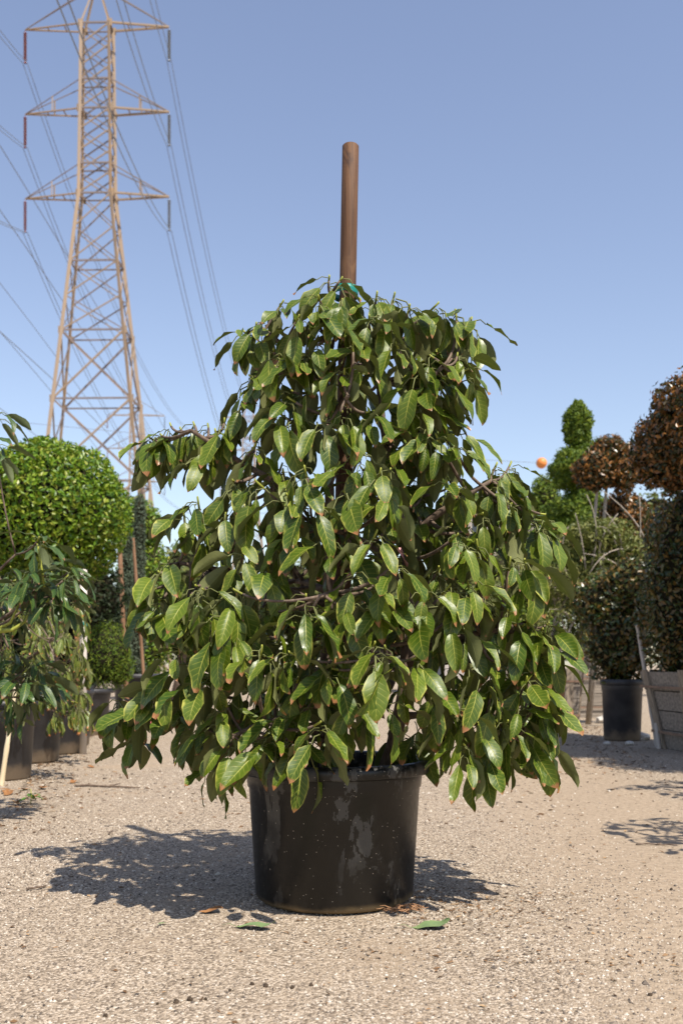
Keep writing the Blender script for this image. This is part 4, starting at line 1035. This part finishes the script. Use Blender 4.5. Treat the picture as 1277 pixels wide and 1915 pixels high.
for k, (px, py, s) in enumerate(((8, 1490, .10), (25, 1486, .09), (40, 1480, .09), (60, 1477, .08), (76, 1474, .10), (15, 1500, .08), (48, 1492, .07), (132, 1468, .08), (182, 1436, .08))):
    ground_leaf(px, py, s, 0.9 * k, M['leaf_dead'], 'dry brown leaf in the litter below the bamboo cane' if k < 7 else 'dry brown leaf lying alone past the litter', 'dry leaf litter' if k < 7 else 'stray dry leaves', 0.5, v=k % NVAR)
def seedling(px, py):
    x, y = gpos(px, py); r = empty('weed_seedling', (x, y, 0)); rng = random.Random(9)
    m = MB(); m.tube([(0, 0, 0), (0.005, 0, 0.04), (0.0, 0, 0.075)], [0.003, 0.0025, 0.002], 5); m.build('stem', M['twig'], r, True)
    for k in range(9):
        o = link('leaf', leaf_mesh(k % NVAR, 'weed'), r); s = rng.uniform(.03, .055)
        o.matrix_local = Matrix.Translation((0, 0, rng.uniform(.03, .075))) @ Matrix.Rotation(k * 2.4, 4, 'Z') @ Matrix.Rotation(rng.uniform(-.2, .4), 4, 'X') @ Matrix.Diagonal((s, s, s, 1))
    tag(r, 'small green weed seedling sprouting from the gravel by the dry leaves', 'weed')
M['weed'] = big_leaf_material('weed_leaf', (0.06, 0.15, 0.02), (0.10, 0.22, 0.03), (0.12, 0.18, 0.05), (0.2, 0.3, 0.05), (0.2, 0.15, 0.05), 0.1)
seedling(58, 1503)
def twig(px, py, L, rz, label, thick=0.0035, group=None):
    x, y = gpos(px, py); rng = random.Random(px * 7); p = Vector((0, 0, 0.004)); a = rz; path = []
    for k in range(7):
        path.append(p.copy()); a += rng.uniform(-.5, .5); p = p + Vector((math.cos(a), math.sin(a), 0)) * L / 6; p.z = 0.004 + 0.004 * rng.random()
    m = MB(); m.tube(path, [thick * (1 - .07 * k) for k in range(7)], 5)
    m.tube([path[3], path[3] + Vector((math.cos(rz + .9), math.sin(rz + .9), 0.05)) * L * .25], [thick * .7, thick * .4], 5)
    tag(m.build('fallen_twig', M['bark'], None, True, (x, y, float(ground_z(x, y)))), label, 'twig', group)
twig(140, 1473, 0.42, 0.25, 'crooked dark twig lying past the leaf litter', 0.007)
twig(205, 1562, 0.10, 1.5, 'thin dark twig beside the shadow of the stake', 0.003)
twig(50, 1666, 0.07, 0.1, 'short black twig at the tip of the avocado shadow', 0.004)
twig(1188, 1580, 0.16, -0.2, 'thin forked twig on the bare dirt track', 0.0035)
twig(905, 1795, 0.06, 0.4, 'little brown twig on the gravel right of the pot', 0.002)
rngc = random.Random(15)
for k, (px, py) in enumerate(((356, 1868), (385, 1866), (472, 1838), (497, 1842), (582, 1840), (545, 1846), (198, 1897), (430, 1850), (295, 1875), (1215, 1860), (1064, 1608), (1255, 1668), (330, 1872))):
    x, y = gpos(px, py); s = rngc.uniform(.004, .007); bm = bmesh.new(); bmesh.ops.create_icosphere(bm, subdivisions=1, radius=s)
    for v in bm.verts: v.co *= rngc.uniform(.7, 1.25)
    me = bpy.data.meshes.new('clod'); bm.to_mesh(me); bm.free(); me.materials.append(M['soil'])
    tag(link('soil_clod', me, None, (x, y, float(ground_z(x, y)) + s * .4)), 'tiny dark clod of soil on the pale gravel', 'clod', 'dark clods on the gravel')

# ------------------------------------------------------------------ far end of the yard
def far_tree(x, y, h, w, seed, label):
    rng = random.Random(seed); bl = []
    for k in range(7):
        a = rng.uniform(0, 6.28); q = rng.uniform(0.1, 0.6) * w
        bl.append(((x + q * math.cos(a), y + q * math.sin(a), h * rng.uniform(0.45, 0.82)), (w * rng.uniform(.35, .55),) * 2 + (h * rng.uniform(.16, .26),)))
    bl.append(((x, y, h * 0.62), (w * .6, w * .6, h * .36)))
    clipped_tree('yard_tree', (x, y, 0), bl, 7000, 0.14, M['far'], label, 'trees closing the far end of the yard', seed, 0.09, 'bark', cat='tree', thick=0.4, shag=0.12)
for k, (px, Y, pyt, w, lab) in enumerate(((470, 26, 1075, 1.5, 'far leafy tree closing the lane, left of the avocado trunk'), (570, 27, 1046, 1.6, 'far yellow-green tree seen through the hole in the avocado crown'), (680, 28, 1080, 1.7, 'far leafy tree straight behind the stake'), (790, 26, 1062, 1.6, 'far leafy tree behind the thick avocado branch'), (890, 24, 1040, 1.5, 'far leafy tree behind the right side of the avocado'), (380, 22, 1085, 1.3, 'far leafy tree behind the left side of the avocado'), (330, 20, 1010, 1.2, 'far leafy tree right of the slim cypresses'), (965, 20, 1075, 1.1, 'far leafy tree left of the upright green shrub'), (60, 20, 1070, 1.5, 'far leafy tree behind the round clipped ficus'), (1240, 22, 930, 1.8, 'far leafy tree behind the tall bronze topiary'))):
    p = at(px, pyt, Y); far_tree(p.x, Y, p.z, w, 200 + k, lab)

def house():
    Y = 46.0; a = at(985, 0, Y).x; zt = at(0, 893, Y).z; r = empty('house', (a, Y, 0)); W, D = 4.2, 8.0; zw = zt - 1.1
    m = MB(); m.box((-W / 2 + 0.4, D / 2, zw / 2), (W, D, zw)); m.build('wall', M['stucco'], r)
    m = MB(); x0, x1 = -W - 0.1 + 0.4, 0.75
    m.add([(x0, -0.5, zw), (x1, -0.5, zw), (x1, D + .5, zw), (x0, D + .5, zw), (x0 + 1, D / 2, zt), (x1 - 1.0, D / 2, zt), ], [(0, 1, 5, 4), (1, 2, 5), (2, 3, 4, 5), (3, 0, 4), (3, 2, 1, 0)]); m.build('roof', M['roof'], r)
    for i, (x, z) in enumerate(((-0.3, zw - 1.0), (-2.2, zw - 1.0), (-0.3, zw - 3.8), (-2.2, zw - 3.8))):
        m = MB(); m.box((x, -0.02, z), (0.85, 0.06, 1.2)); f = m.build('window', M['white_post'], r); m = MB(); m.box((x, -0.055, z), (0.7, 0.03, 1.05)); m.build('pane', M['glass'], f)
    tag(r, 'grey-roofed house far behind the upright green shrub', 'house')
house()
